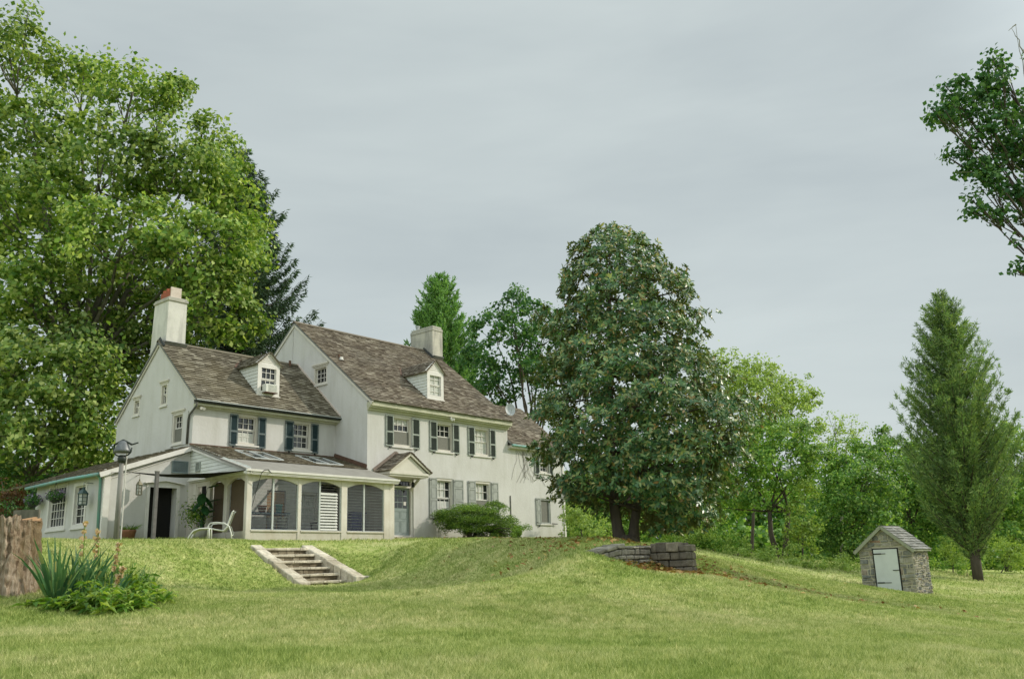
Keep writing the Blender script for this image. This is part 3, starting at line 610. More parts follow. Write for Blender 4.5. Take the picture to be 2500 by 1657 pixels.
# west wing ------------------------------------------------------------
WX=-6.86; WY=2.15; WR=5.03; WRZ=wz(WR)
Fw=front(WY)
w=MB(); wv=[(-4.94,-3.94,3.74,4.96),(-2.26,-1.30,3.74,4.96)]
wall(w,Fw,WX,0,3.5,5.25,wv); wall(w,Fw,WX,0,-.3,3.5,[(-3.4,-2.5,0,2.0),(-1.75,-.85,.75,2.0)])
Fwg=west(WX)
gwn=[(4.18,4.70,5.38,6.30),(6.38,6.88,5.28,5.98),(2.82,3.62,3.70,4.92)]
wall(w,Fwg,WY,8.25,3.2,8.3,gwn,[(-WS,1,wz(0)-.07),(WS,1,WRZ-.07+WS*WR)])
w.poly([(WX,8.25,-.3),(0,8.25,-.3),(0,8.25,5.3),(WX,8.25,5.3)]); w.poly([(WX,WY,0),(WX,8.25,0),(WX,8.25,3.2),(WX,WY,3.2)])
w.build('wall',MT['stucco'],house)
r=MB(); slab(r,(WX-.1,1.80,wz(1.8)),(0,1.80,wz(1.8)),(0,WR,WRZ),(WX-.1,WR,WRZ),.07); slab(r,(0,8.35,wz(1.71)),(WX-.1,8.35,wz(1.71)),(WX-.1,WR,WRZ),(0,WR,WRZ),.07)
wr_=r.build('roof',MT['flash'],house)
S_=np.array([0,1,WS])/math.hypot(1,WS); sh=MB(); shingles(sh,(WX-.11,1.77,wz(1.77)),(1,0,0),S_,6.95,(WR-1.77)*math.hypot(1,WS),.15); sh.build('shingles',MT['shingle_old'],wr_)
k=MB(); k.bar((WX-.11,WR-.06,WRZ),(0,WR-.06,WRZ),.15,.03,up=(0,-WS,1)); k.bar((WX-.11,WR+.06,WRZ),(0,WR+.06,WRZ),.15,.03,up=(0,WS,1)); k.build('ridge',MT['shingle_old'],wr_)
k=MB(); k.bar((-.02,1.80,wz(1.8)+.07),(-.02,WR,WRZ+.07),.03,.08,up=(0,-WS,1)); k.build('flashing',MT['flue'],wr_)
k=MB(); k.bar((WX-.04,1.85,wz(1.85)-.12),(WX-.04,WR,WRZ-.12),.04,.11,up=(0,-WS,1)); k.bar((WX-.04,WR,WRZ-.12),(WX-.04,8.3,wz(1.76)-.12),.04,.11,up=(0,WS,1)); k.build('rake_board',MT['cream'],house)
k=MB(); k.box((WX,1.86,5.06),(0,WY,5.14)); k.box((WX,2.02,4.99),(0,WY,5.06)); k.build('cornice',MT['olive'],house)
k=MB()
pts=[]; n=7
for i in range(n):
    t0=math.pi+math.pi*i/n; t1=math.pi+math.pi*(i+1)/n
    k.poly([(WX-.14,1.78+.075*math.cos(t0),5.24+.085*math.sin(t0)),(.02,1.78+.075*math.cos(t0),5.24+.085*math.sin(t0)),(.02,1.78+.075*math.cos(t1),5.24+.085*math.sin(t1)),(WX-.14,1.78+.075*math.cos(t1),5.24+.085*math.sin(t1))])
k.m=1; k.bar((WX-.14,1.70,5.24),(.02,1.70,5.24),.018,.03); gu=k.build('gutter',[MT['gutter'],MT['alu']],house)
k=MB(); k.tube([(WX-.06,1.80,5.18),(WX-.07,1.84,5.0),(WX-.07,2.30,4.72),(WX-.05,2.40,4.55),(WX-.05,2.42,3.62)],.042,8); k.build('downspout',MT['copper'],gu,smooth=True)
window(Fw,*wv[0],3,(2,2),case=.09,shut=[(-5.26,-4.90,3.66,4.92,'teal'),(-3.96,-3.58,3.66,4.92,'teal')],curtain=[(0,1,.0,.40)])
window(Fw,*wv[1],3,(2,2),case=.09,shut=[(-2.64,-2.22,3.66,4.92,'teal'),(-1.30,-.93,3.66,4.92,'teal')])
window(Fwg,*gwn[0],2,(2,1),case=.08,dep=.06,head=True); window(Fwg,*gwn[1],2,(1,1),case=.08,dep=.06,head=True)
window(Fwg,*gwn[2],3,(2,2),case=.08,dep=.06,head=True,screen=(0,.5))
k=MB(); fbox(k,Fwg,3.62,3.98,3.62,4.90,-.04,0); fbox(k,Fwg,3.55,4.05,3.55,3.62,-.09,0); k.build('closed_shutter',MT['stucco'],house)
k=MB(); fbox(k,Fwg,2.45,2.82,3.62,4.90,-.04,0); k.build('closed_shutter',MT['stucco'],house)

# east wing ------------------------------------------------------------
EX=13.38; ES=.86; ez=lambda y: 4.66+ES*(y+.25); ER=2.85; ERZ=ez(ER)
w=MB(); ev=[(11.42,12.30,3.40,4.42),(11.42,12.28,.82,2.10)]
Fe=front(.012)
wall(w,Fe,9.05,EX,-.3,4.60,ev); w.poly([(EX,0,-.3),(EX,5.9,-.3),(EX,5.9,4.6),(EX,ER,ERZ-.06),(EX,0,4.6)]); w.poly([(9.05,5.9,-.3),(EX,5.9,-.3),(EX,5.9,4.6),(9.05,5.9,4.6)])
w.build('wall',MT['stucco'],house)
r=MB(); slab(r,(9.05,-.25,ez(-.25)),(EX+.1,-.25,ez(-.25)),(EX+.1,ER,ERZ),(9.05,ER,ERZ),.07); slab(r,(EX+.1,5.95,ez(-.25)),(9.05,5.95,ez(-.25)),(9.05,ER,ERZ),(EX+.1,ER,ERZ),.07)
er=r.build('roof',MT['flash'],house)
S_=np.array([0,1,ES])/math.hypot(1,ES); sh=MB(); shingles(sh,(9.1,-.28,ez(-.28)),(1,0,0),S_,4.4,(ER+.28)*math.hypot(1,ES),.155); sh.build('shingles',MT['shingle'],er)
k=MB(); k.box((9.1,-.22,4.46),(EX+.05,.012,4.60)); k.m=1; k.tube([(9.1,-.27,4.60),(EX+.1,-.27,4.57)],.06,8); k.build('gutter',[MT['cream'],MT['verdigris']],house)
window(Fe,*ev[0],3,(2,2),case=.08,shut=[(11.10,11.48,3.28,4.40,'green'),(12.24,12.58,3.30,4.40,'green')])
window(Fe,*ev[1],3,(2,2),case=.08,screen=(0,1),cm='grey_shutter',shut=[(11.08,11.46,.76,2.10,'grey')])
k=MB(); k.bar((12.32,-.03,2.12),(12.62,-.10,2.10),.05,.04); k.bar((12.32,-.03,.84),(12.66,-.10,.83),.05,.04); k.build('shutter_hinge',MT['iron'],house)
k=MB(); k.box((EX-.02,-.04,-.1),(EX+.10,.05,4.5)); k.build('corner_board',MT['white'],house)
k=MB()
for a in range(14):
    x=9.6+random.uniform(0,2.2); pts=[(x,-.01,4.4)]
    for i in range(7): pts.append((pts[-1][0]+random.uniform(-.16,.16)+ (.12 if a%2 else -.05),-.012,pts[-1][2]-random.uniform(.12,.3)))
    k.tube(pts,.006,4)
k.build('bare_vine',MT['bark_grey'],house)

# porch ------------------------------------------------------------------
PY=-1.78; ps=.300; pz=lambda y: 2.24+ps*(y+1.98)             # roof surface
yb=0.0; ts=(3.52-pz(0))/2.15; pz2=lambda y: pz(0)+ts*y
posts=[(-6.93,-6.72),(-4.76,-4.62),(-2.76,-2.48),(-.62,-.34)]
pb_=[((a,PY,-.2),(b_,PY+.16,2.1)) for a,b_ in posts]+[((WX-.04,a,-.2),(WX+.10,b_,2.1)) for a,b_ in ((.64,.86),(-.48,-.28),(1.62,2.15))]
for a,b_ in pb_: k=MB(); k.box(a,b_); k.build('porch_post',MT['porchwhite'],house,bevel=.012)
k=MB(); k.box((-.335,PY+.01,-.2),(-.06,PY+.16,2.1)); k.box((-.2,PY+.16,-.2),(-.06,-.02,2.2)); k.build('porch_end_wall',MT['porchwhite'],house)
def arch(mb,F,u0,u1,zs,zc,zt,d0,d1,n=14):
    pr=[(u0+(u1-u0)*i/n, zs+(zc-zs)*(1-(2*i/n-1)**2)) for i in range(n+1)]
    for i in range(n):
        (ua,za),(ub,zb)=pr[i],pr[i+1]
        mb.hexa([F(ua,za,d0),F(ub,zb,d0),F(ub,zb,d1),F(ua,za,d1),F(ua,zt,d0),F(ub,zt,d0),F(ub,zt,d1),F(ua,zt,d1)])
k=MB(); Fp=front(PY); bays=[(-6.72,-4.76),(-4.62,-2.76),(-2.48,-.62)]
for a,b_ in bays: arch(k,Fp,a,b_,1.80,1.99,2.10,.02,.12)
Fs=west(WX); sb=[(-1.62,-.48),(-.28,.64)]
for a,b_ in sb: arch(k,Fs,a,b_,1.80,2.0,2.10,-.02,.08,10)
fbox(k,Fs,.86,1.62,1.98,2.10,-.02,.08)
k.box((-6.95,PY-.02,2.10),(-.06,PY+.14,2.2)); fbox(k,Fs,PY,2.15,2.10,2.2,-.05,.1)
k.build('arched_beam',MT['porchwhite'],house)
k=MB(); k.box((-7.1,-2.0,2.10),(0.0,PY-.02,2.16)); k.box((-7.12,-2.04,2.16),(.02,-1.96,2.235)); k.box((-7.08,-1.98,2.06),(-.02,-1.86,2.10)); fbox(k,Fs,-2.0,2.0,2.13,2.2,-.18,-.0); fbox(k,Fs,-2.0,2.0,2.08,2.13,-.10,0)
k.build('porch_cornice',MT['white'],house)
k=MB()
for a,b_ in bays: k.box((a,PY+.03,-.2),(b_,PY+.10,.12)); k.box((a,PY-.02,.12),(b_,PY+.12,.17))
for a,b_ in sb: fbox(k,Fs,a,b_,-.2,.14,0,.07)
k.build('porch_base',MT['porchwhite'],house)
k=MB()                                                         # gable end boarding
n=10
for i in range(n):
    za,zb=2.2+(3.5-2.2)*i/n,2.2+(3.5-2.2)*(i+1)/n; inv=lambda z: (z-.06-pz2(0))/ts if z-.06>pz2(0) else (z-.06-2.24)/ps-1.98
    k.poly([(WX-.025,max(inv(za),-1.9),za),(WX-.025,2.15,za),(WX-.008,2.15,zb),(WX-.008,max(inv(zb),-1.9),zb)])
k.build('gable_boarding',MT['board'],house)
k=MB(); k.bar((WX-.06,-2.02,pz(-2.02)-.07),(WX-.06,0,pz(0)-.07),.06,.14,up=(0,-ps,1)); k.bar((WX-.06,0,pz(0)-.07),(WX-.06,2.18,pz2(2.18)-.07),.06,.14,up=(0,-ts,1)); k.build('rake_board',MT['white'],house)
# roof with two skylight openings
Fr=lambda u,s,d: (u,s,pz2(s)-.05+0*d) 
sky=[(-5.30,-4.0,.28,1.66),(-2.45,-1.05,.28,1.66)]
k=MB()
us=sorted({WX-.1,0.0,*[v for o in sky for v in o[:2]]}); ys=sorted({0.0,2.15,*[v for o in sky for v in o[2:]]})
for i in range(len(us)-1):
    for j in range(len(ys)-1):
        mu,my=(us[i]+us[i+1])/2,(ys[j]+ys[j+1])/2
        if any(o[0]<mu<o[1] and o[2]<my<o[3] for o in sky): continue
        slab(k,(us[i],ys[j],pz2(ys[j])),(us[i+1],ys[j],pz2(ys[j])),(us[i+1],ys[j+1],pz2(ys[j+1])),(us[i],ys[j+1],pz2(ys[j+1])),.06)
slab(k,(-7.1,-2.02,pz(-2.02)),(0.02,-2.02,pz(-2.02)),(0.0,0,pz(0)),(-7.0,0,pz(0)),.05)
for i in range(12): x=-6.6+i*.58; 
pr=k.build('porch_roof',MT['metalroof'],house)
S_=np.array([0,1,ts])/math.hypot(1,ts); q=math.hypot(1,ts)
insk=lambda u,s: any(o[0]-.04<WX-.1+u<o[1]+.04 and o[2]-.03<s/q-.05<o[3]+.03 for o in sky)
sh=MB(); shingles(sh,(WX-.1,-.05,pz2(-.05)+.02),(1,0,0),S_,6.96,2.2*q,.16,(.10,.22),skip=insk); sh.build('shingles',MT['shingle_old'],pr)
k=MB(); k.bar((WX-.1,2.13,pz2(2.15)+.05),(0,2.13,pz2(2.15)+.05),.03,.07); k.bar((-.03,0,pz2(0)+.12),(-.03,2.15,pz2(2.15)+.12),.03,.2,up=(0,-ts,1)); k.build('flashing',MT['rust'],pr)
for a,b_,c_,d_ in sky:
    k=MB()
    for (p,q_) in (((a,c_),(b_,c_)),((b_,c_),(b_,d_)),((b_,d_),(a,d_)),((a,d_),(a,c_)),(((a+b_)/2,c_),((a+b_)/2,d_))): k.bar((*p,pz2(p[1])+.03),(*q_,pz2(q_[1])+.03),.06,.09)
    sk=k.build('skylight',MT['verdigris' if 0 else 'alu'],pr)
    # glass is its own part of the porch roof
    k=MB(); k.poly([(a,c_,pz2(c_)+.05),(b_,c_,pz2(c_)+.05),(b_,d_,pz2(d_)+.05),(a,d_,pz2(d_)+.05)]); k.build('skylight_glass',MT['sky_glass'],pr)
# jalousie windows
for bi,(a,b_) in enumerate(bays):
    mid=a+(b_-a)*.46; k=MB(); ztop=lambda u:1.80+.19*(1-(2*(u-a)/(b_-a)-1)**2)
    k.box((mid-.035,PY+.02,.17),(mid+.035,PY+.10,1.99)); k.box((a,PY+.03,.17),(a+.03,PY+.09,1.8)); k.box((b_-.03,PY+.03,.17),(b_,PY+.09,1.8)); k.box((a,PY+.04,.16),(b_,PY+.09,.19))
    jw=k.build('jalousie_window',MT['alu'],house)
    e=MB(); gl=MB(); op=MB()
    for (ua,ub,pi) in ((a+.03,mid-.035,0),(mid+.035,b_-.03,1)):
        for i in range(16):
            z=.20+i*.108
            zt=z+.10
            if zt>ztop((ua+ub)/2): continue
            if bi==1 and pi==1:
                if z>1.55: tgt=gl
                else: tgt=op
                tgt.hexa([(ua,PY+.02,z),(ub-.12,PY+.02,z),(ub-.12,PY+.028,z),(ua,PY+.028,z),(ua,PY+.09,z+.09),(ub-.12,PY+.09,z+.09),(ub-.12,PY+.098,z+.09),(ua,PY+.098,z+.09)])
            else:
                gl.poly([(ua,PY+.045,z),(ub,PY+.045,z),(ub,PY+.062,zt),(ua,PY+.062,zt)])
                e.box((ua,PY+.040,z-.0045),(ub,PY+.047,z+.0045))
    e.build('glass_edge',MT['edge'],jw); gl.build('glass_blade',MT['jal'],jw)
    if op.f: op.build('white_blade',MT['jalwhite'],jw)
# side screens, floor, inner wall openings
for a,b_ in sb:
    k=MB(); n=int((b_-a)/.035)
    for i in range(n): u=a+(b_-a)*i/n; k.box((WX+.13,u,.16),(WX+.142,u+(b_-a)/n-.006,1.98))
    k.build('bamboo_blind',MT['blind'],house)
k=MB(); frame(k,Fs,.88,1.62,-.05,1.98,.07,.0,.07); k.m=1; fbox(k,Fs,.95,1.30,.05,1.90,.035,.05); k.m=0
frame(k,Fs,1.30,1.55,.05,1.91,.035,.03,.06)
for z in (.6,1.05,1.5): fbox(k,Fs,1.33,1.52,z-.012,z+.012,.035,.055)
k.build('porch_door',[MT['porchwhite'],MT['dark']],house)
k=MB(); k.box((WX+.06,PY+.05,-.14),(-.05,2.15,-.06)); k.build('porch_floor',MT['floor'],house)
k=MB(); fbox(k,front(2.2),-3.38,-2.52,0,1.98,0,.04); k.build('inner_door',MT['palewood'],house)
window(Fw,-1.75,-.85,.75,2.0,3,(2,2),case=.07,sill=False,curtain=[(0,1,0,1)])

# lean-to on the west -----------------------------------------------------
LX=-10.09; lz=lambda x: 3.50+ (x-WX)*.345
w=MB(); dl=(-8.42,-7.36,-.02,1.93)
wall(w,Fw,LX,WX,-.3,3.5,[dl],[(-.345,1,lz(0)-.06)],.34)
Fl=west(LX); lw=[(5.02,6.62,.52,2.22),(3.46,4.52,.50,2.12)]
wall(w,Fl,WY,7.75,-.3,2.40,lw)
w.poly([(LX,7.75,-.3),(WX,7.75,-.3),(WX,7.75,3.5),(LX,7.75,2.40)])
w.build('wall',MT['stucco'],house)
k=MB(); slab(k,(LX-.28,WY-.16,lz(LX-.28)),(LX-.28,8.1,lz(LX-.28)),(WX,8.1,lz(WX)),(WX,WY-.16,lz(WX)),.07)
lr=k.build('roof',MT['flash'],house)
dl_=np.array([1,0,.345])/math.hypot(1,.345); sh=MB(); shingles(sh,(LX-.30,WY-.17,lz(LX-.30)),(0,1,0),dl_,10.25-WY,3.5*math.hypot(1,.345),.16,(.10,.22)); sh.build('shingles',MT['shingle_old'],lr)
k=MB(); k.bar((LX-.28,WY-.15,lz(LX-.28)-.09),(WX-.02,WY-.15,lz(WX-.02)-.09),.05,.17,up=(-.345,0,1)); k.bar((LX+.02,WY-.02,lz(LX)-.33),(WX-.05,WY-.02,lz(WX)-.27),.03,.03); k.build('rake_board',MT['white'],house)
k=MB(); k.tube([(LX-.32,WY-.1,lz(LX-.3)-.06),(LX-.32,4.5,lz(LX-.3)-.03),(LX-.32,8.0,lz(LX-.3)-.08)],.06,8); g_=k.build('gutter',MT['verdigris'],house,smooth=True)
k=MB(); k.tube([(LX-.30,WY+.10,2.26),(LX-.10,WY+.16,2.1),(LX-.06,WY+.14,-.1)],.05,8); k.build('downspout',MT['verdigris'],g_,smooth=True)
k=MB(); k.box((LX-.06,WY-.07,-.2),(LX+.16,WY+.03,2.42)); k.build('corner_board',MT['white'],house)
window(Fl,*lw[0],6,(5,),sash=1,case=.10,dep=.05,cm='white'); window(Fl,*lw[1],2,(5,),sash=1,case=.12,dep=.05,cm='white')
# dark open doorway with pediment
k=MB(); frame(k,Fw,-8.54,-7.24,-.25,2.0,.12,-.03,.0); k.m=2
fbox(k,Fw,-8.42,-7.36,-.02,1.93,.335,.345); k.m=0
k.bar((-8.66,WY-.07,2.02),(-7.87,WY-.07,2.13),.12,.035); k.bar((-7.08,WY-.07,2.02),(-7.87,WY-.07,2.13),.12,.035)
k.poly([(-8.6,WY-.035,1.98),(-7.14,WY-.035,1.98),(-7.87,WY-.035,2.11)])
k.build('doorway',[MT['white'],MT['porchwhite'],MT['dark']],house)
def louvre_vent(F,u0,u1,z0,z1,mat):
    k=MB(); frame(k,F,u0,u1,z0,z1,.035,-.05,-.002); n=int((z1-z0)/.05)
    for i in range(n): z=z0+.035+(z1-z0-.07)*(i+.5)/n; k.poly([F(u0+.03,z-.02,-.045),F(u1-.03,z-.02,-.045),F(u1-.03,z+.02,-.012),F(u0+.03,z+.02,-.012)])
    k.build('louvre_vent',mat,house)
MT['vent']=solid('grey_blue_vent',(.20,.24,.24),.7,(.15,.19,.19),6)
louvre_vent(Fw,-7.62,-6.97,2.44,2.90,MT['vent']); louvre_vent(west(WX-.02),1.38,1.68,2.48,2.82,MT['shutter_frame'])

# ------------------------------------------------------------------ things on and around the house
# window air conditioner, dish, security light
t=empty('air_conditioner',(-3.28,2.5,6.04),'cream window air conditioner in the dormer of the lower roof','air conditioner')
k=MB(); k.box((-3.56,2.26,6.06),(-3.0,2.55,6.40)); k.build('casing',MT['ac'],t,bevel=.01)
k=MB()
for i in range(9): k.box((-3.43,2.252,6.10+i*.031),(-3.03,2.26,6.12+i*.031))
k.build('grille',MT['curtain'],t); k=MB(); k.box((-3.58,2.24,6.03),(-2.98,2.56,6.06)); k.build('tray',MT['rust'],t)
t=empty('satellite_dish',(9.12,.05,5.95),'grey oval satellite dish at the low corner of the main roof','satellite dish')
k=MB(); c=np.array([9.22,-.08,6.38]); ax=np.array([-.55,-.8,.25]); ax/=np.linalg.norm(ax); u=np.cross(ax,[0,0,1]); u/=np.linalg.norm(u); v=np.cross(u,ax)
rings=[]; 
for r in (0,.12,.2,.26,.30):
    rings.append([c+u*r*.85*math.cos(a)+v*r*1.1*math.sin(a)+ax*(r*r*.9) for a in np.linspace(0,2*math.pi,20,endpoint=False)])
for i in range(4):
    for q in range(20): k.poly([rings[i][q],rings[i][(q+1)%20],rings[i+1][(q+1)%20],rings[i+1][q]])
k.build('reflector',MT['dish'],t,smooth=True)
k=MB(); k.tube([(9.14,.05,5.95),(9.16,.02,6.30),c-ax*.02],.022,6); k.tube([c-v*.3,c+ax*.32-v*.1],.012,5); k.build('mast',MT['dish'],t)
t=empty('security_light',(4.8,-.30,5.5),'small white floodlight under the main cornice above the middle window','light')
k=MB(); k.tube([(4.8,-.26,5.5),(4.8,-.30,5.42)],.05,8); k.tube([(4.8,-.30,5.42),(4.74,-.40,5.40)],[.04,.07],8); k.tube([(4.8,-.30,5.42),(4.88,-.40,5.40)],[.04,.07],8); k.build('lamp_head',MT['white'],t)
t=empty('security_light',(WX+.18,1.95,5.0),'small white floodlight under the left end of the wing gutter','light')
k=MB(); k.tube([(WX+.18,2.0,5.0),(WX+.18,1.88,4.95)],[.03,.06],8); k.tube([(WX+.30,2.0,5.0),(WX+.30,1.88,4.93)],[.03,.06],8); k.build('lamp_head',MT['white'],t)
t=empty('porch_lantern',(2.2,-.45,2.3),'small black lantern hanging under the front door portico','lantern')
k=MB(); k.tube([(2.2,-.45,2.54),(2.2,-.45,2.40)],.008,5); k.lathe((2.2,-.45,2.16),[(.04,0),(.07,.02),(.08,.16),(.05,.22),(.01,.26)],8); k.build('lantern_body',MT['iron'],t)
# hanging lanterns
def lantern(c, w, h, mat, label, wall_pt):
    t=empty('hanging_lantern',c,label,'lantern'); x,y,z=c
    k=MB(); k.lathe((x,y,z),[(w*.5,0),(w*.5,.03)],6); k.lathe((x,y,z+h*.58),[(w*.62,0),(w*.55,.03),(w*.28,h*.2),(w*.12,h*.24),(w*.14,h*.30),(.01,h*.36)],6)
    for i in range(6):
        a=2*math.pi*i/6; p=(x+w*.48*math.cos(a),y+w*.48*math.sin(a)); k.bar((*p,z+.02),(*p,z+h*.6),.02)
    for zz in (.2,.4): 
        for i in range(6):
            a=2*math.pi*i/6; b_=2*math.pi*(i+1)/6; k.bar((x+w*.48*math.cos(a),y+w*.48*math.sin(a),z+h*zz),(x+w*.48*math.cos(b_),y+w*.48*math.sin(b_),z+h*zz),.012)
    k.build('lantern_cage',mat,t)
    k=MB(); k.lathe((x,y,z+.03),[(w*.42,0),(w*.42,h*.56)],6); k.build('lantern_glass',MT['frosted'],t)
    k=MB(); top=z+h*.94; k.tube([(x,y,top),(x,y,top+.12)],.008,5); k.tube([(x,y,top+.12),(x,y,top+.16),wall_pt],.012,5); k.build('bracket',mat,t)
lantern((-8.98,1.86,1.54),.22,.62,MT['brass'],'brassy lantern hanging beside the dark open doorway',(-8.98,2.15,2.24))
lantern((-10.42,3.05,1.22),.34,.68,MT['lantern'],'large green lantern hanging beside the narrow window of the lean-to',(-10.09,3.05,2.0))
# hanging flower baskets
MT['l_violet']=leaf('violet_flower',[(0,(.12,.08,.20)),(1,(.30,.24,.42))],trans=.3)
def blades(n,c,rad,L,W,droop=.5,up=.8,seed=0,flat=1.0):
    rg=np.random.default_rng(seed); out=[]
    for i in range(n):
        a=rg.random()*2*np.pi; r0=rad*np.sqrt(rg.random())*.5; l=L*(.6+.55*rg.random()); w=W*(.7+.5*rg.random())
        p=np.array(c,float)+[r0*np.cos(a),r0*np.sin(a)*flat,0]; d=np.array([np.cos(a)*(1-up)*2,np.sin(a)*(1-up)*2*flat,up+.15]); d+=rg.normal(0,.12,3); d/=np.linalg.norm(d)
        s=np.cross(d,[0,0,1]); s/=np.linalg.norm(s)+1e-9; ang=rg.random()*np.pi; s2=np.cross(d,s); s=s*np.cos(ang)+s2*np.sin(ang)
        n_=5; pts=[p]; dd=d.copy()
        for j in range(n_): dd=dd+np.array([0,0,-droop*.10*(j+1)*rg.random()*1.4]); dd/=np.linalg.norm(dd); pts.append(pts[-1]+dd*l/n_)
        wd=[.75,1,1,.8,.5,.06]
        for j in range(n_): out.append([pts[j]-s*w*wd[j]/2,pts[j]+s*w*wd[j]/2,pts[j+1]+s*w*wd[j+1]/2,pts[j+1]-s*w*wd[j+1]/2])
    return np.array(out)
def leaves(P,L,W,rg,nb=None,nw=1.0,up=.3,hang=0):
    """rhombic folded leaves at points P; nb: preferred normals"""
    n=len(P); nr=rg.normal(0,1,(n,3))*nw; nr[:,2]+=up
    if nb is not None: nr+=nb
    nr/=np.linalg.norm(nr,axis=1)[:,None]+1e-9
    t=rg.normal(0,1,(n,3)); t[:,2]-=hang; t-=nr*(t*nr).sum(1)[:,None]; t/=np.linalg.norm(t,axis=1)[:,None]+1e-9
    b=np.cross(nr,t); l=(L*(.65+.6*rg.random(n)))[:,None]; w=(W*(.65+.6*rg.random(n)))[:,None]
    return np.stack([P-t*l*.5, P+b*w*.5-t*l*.05+nr*w*.12, P+t*l*.5-nr*l*.1, P-b*w*.5-t*l*.05+nr*w*.12],1)
def basket(c,label,seed):
    t=empty('hanging_basket',c,label,'hanging basket','flower baskets on the lean-to'); x,y,z=c; rg=np.random.default_rng(seed)
    k=MB(); k.lathe(c,[(.05,-.22),(.16,-.14),(.21,0)],12); k.build('basket_bowl',MT['gutter'],t)
    k=MB()
    for i in range(3): a=2.1*i; k.tube([(x+.2*math.cos(a),y+.2*math.sin(a),z),(x,y,z+.55)],.006,4)
    k.tube([(x,y,z+.55),(x,y,z+.75),(x+.36,y,z+.8)],.01,5); k.build('bracket',MT['iron'],t)
    P=rg.normal(0,1,(700,3)); P/=np.linalg.norm(P,axis=1)[:,None]; P=np.array(c)+P*[.30,.42,.22]*rg.random((700,1))**.4+[0,0,.06]
    np_mesh('foliage',leaves(P,.07,.045,rg),4,MT['l_maple'],t)
    P=rg.normal(0,1,(120,3)); P/=np.linalg.norm(P,axis=1)[:,None]; P=np.array(c)+P*[.31,.43,.24]+[0,0,.08]
    np_mesh('blossom',leaves(P,.06,.06,rg),4,MT['l_violet'],t)
basket((-10.45,7.15,1.62),'drooping flower basket at the far end of the lean-to',3); basket((-10.45,5.25,1.66),'violet flower basket in front of the many-paned window',4)
# farm bell on post
bp=at(283,1318,30); bx,by=bp[0],bp[1]; bz=gz(bx,by)-.1; ztop=2.62*1.0
ztop=at(292,1112,30)[2]
t=empty('farm_bell',(bx,by,bz),'cast iron farm bell on top of a tall grey post','bell')
k=MB(); k.tube([(bx,by,bz),(bx,by,ztop)],[.09,.07],12); k.build('post',MT['post'],t,smooth=True)
k=MB(); k.lathe((bx,by,ztop+.02),[(.25,.08),(.27,.12),(.255,.18),(.205,.28),(.16,.38),(.12,.44),(.06,.475),(.0,.48)],20); k.build('bell',MT['bell'],t,smooth=True)
k=MB(); k.tube([(bx-.30*RT[0],by-.30*RT[1],ztop+.30),(bx-.28*RT[0],by-.28*RT[1],ztop+.12),(bx-.2*RT[0],by-.2*RT[1],ztop+.03),(bx,by,ztop-.04),(bx+.2*RT[0],by+.2*RT[1],ztop+.03),(bx+.28*RT[0],by+.28*RT[1],ztop+.12),(bx+.30*RT[0],by+.30*RT[1],ztop+.26)],.024,6)
k.tube([(bx-.3*RT[0],by-.3*RT[1],ztop+.36),(bx,by,ztop+.52),(bx+.3*RT[0],by+.3*RT[1],ztop+.36)],.035,6); k.tube([(bx+.3*RT[0],by+.3*RT[1],ztop+.36),(bx+.5*RT[0],by+.5*RT[1],ztop+.42)],.025,6)
k.lathe((bx,by,ztop-.22),[(.12,0),(.14,.14),(.09,.24)],12); k.build('yoke',MT['gutter'],t,smooth=True)
k=MB(); q=rd(0,0); px_=at(311,1090,30.3); k.tube([(px_[0],px_[1],gz(px_[0],px_[1])),(px_[0],px_[1],px_[2])],.022,6); tag(k.build('thin_pole',MT['white'],None),'thin pale pole standing just right of the bell post','pole')
# shade sail and its post
def around(px_,py_,y):                                     # point on the vertical plane y=const seen at a photograph pixel
    r=ray(px_,py_); return CAM+r*((y-CAM[1])/r[1])
pt_=around(384,1151,-.75); sp_=(float(pt_[0]),-.75); ph_=float(pt_[2]); sz=gz(*sp_)
MT['postdark']=solid('dark_grey_post',(.15,.14,.135),.8,(.09,.085,.08),6)
t=empty('sail_post',(*sp_,sz),'slim grey post holding the dark shade sail in front of the doorway','post')
k=MB(); k.box((sp_[0]-.055,sp_[1]-.055,sz-.1),(sp_[0]+.055,sp_[1]+.055,ph_)); k.build('upright',MT['postdark'],t); k=MB(); k.box((sp_[0]-.065,sp_[1]-.065,ph_),(sp_[0]+.065,sp_[1]+.065,ph_+.03)); k.build('post_cap',MT['post'],t)
k=MB(); Aq=np.array([-9.9,1.0,2.22]); Bq=np.array([sp_[0],sp_[1]+.06,ph_-.08]); Cq=np.array([WX-.1,-1.85,2.20]); Dq=np.array([WX-.06,.75,2.16]); nn=10
G_=[[None]*(nn+1) for _ in range(nn+1)]
for i in range(nn+1):
    for j in range(nn+1):
        u,v=i/nn,j/nn; p=(1-u)*(1-v)*Aq+(1-u)*v*Bq+u*v*Cq+u*(1-v)*Dq; c0=(Aq+Bq+Cq+Dq)/4
        e=.10*(4*u*(1-u)*(1 if v in (0,1) else 1)+4*v*(1-v))/2; p=p+(c0-p)*e*.6; p[2]-=.16*u*(1-u)*4*v*(1-v)*4*.5+.05*u*(1-u)*4; G_[i][j]=p
for i in range(nn):
    for j in range(nn): k.poly([G_[i][j],G_[i+1][j],G_[i+1][j+1],G_[i][j+1]])
o=k.build('shade_sail',MT['sail'],None,smooth=True); md=o.modifiers.new('solid','SOLIDIFY'); md.thickness=.015; tag(o,'black fabric shade sail stretched from the porch corner','shade sail')
k=MB(); k.tube([Aq,(LX+.1,2.13,2.30)],.012,5); tag(k.build('sail_rope',MT['sail'],None),'thin dark rope from the sail to the lean-to wall','rope')
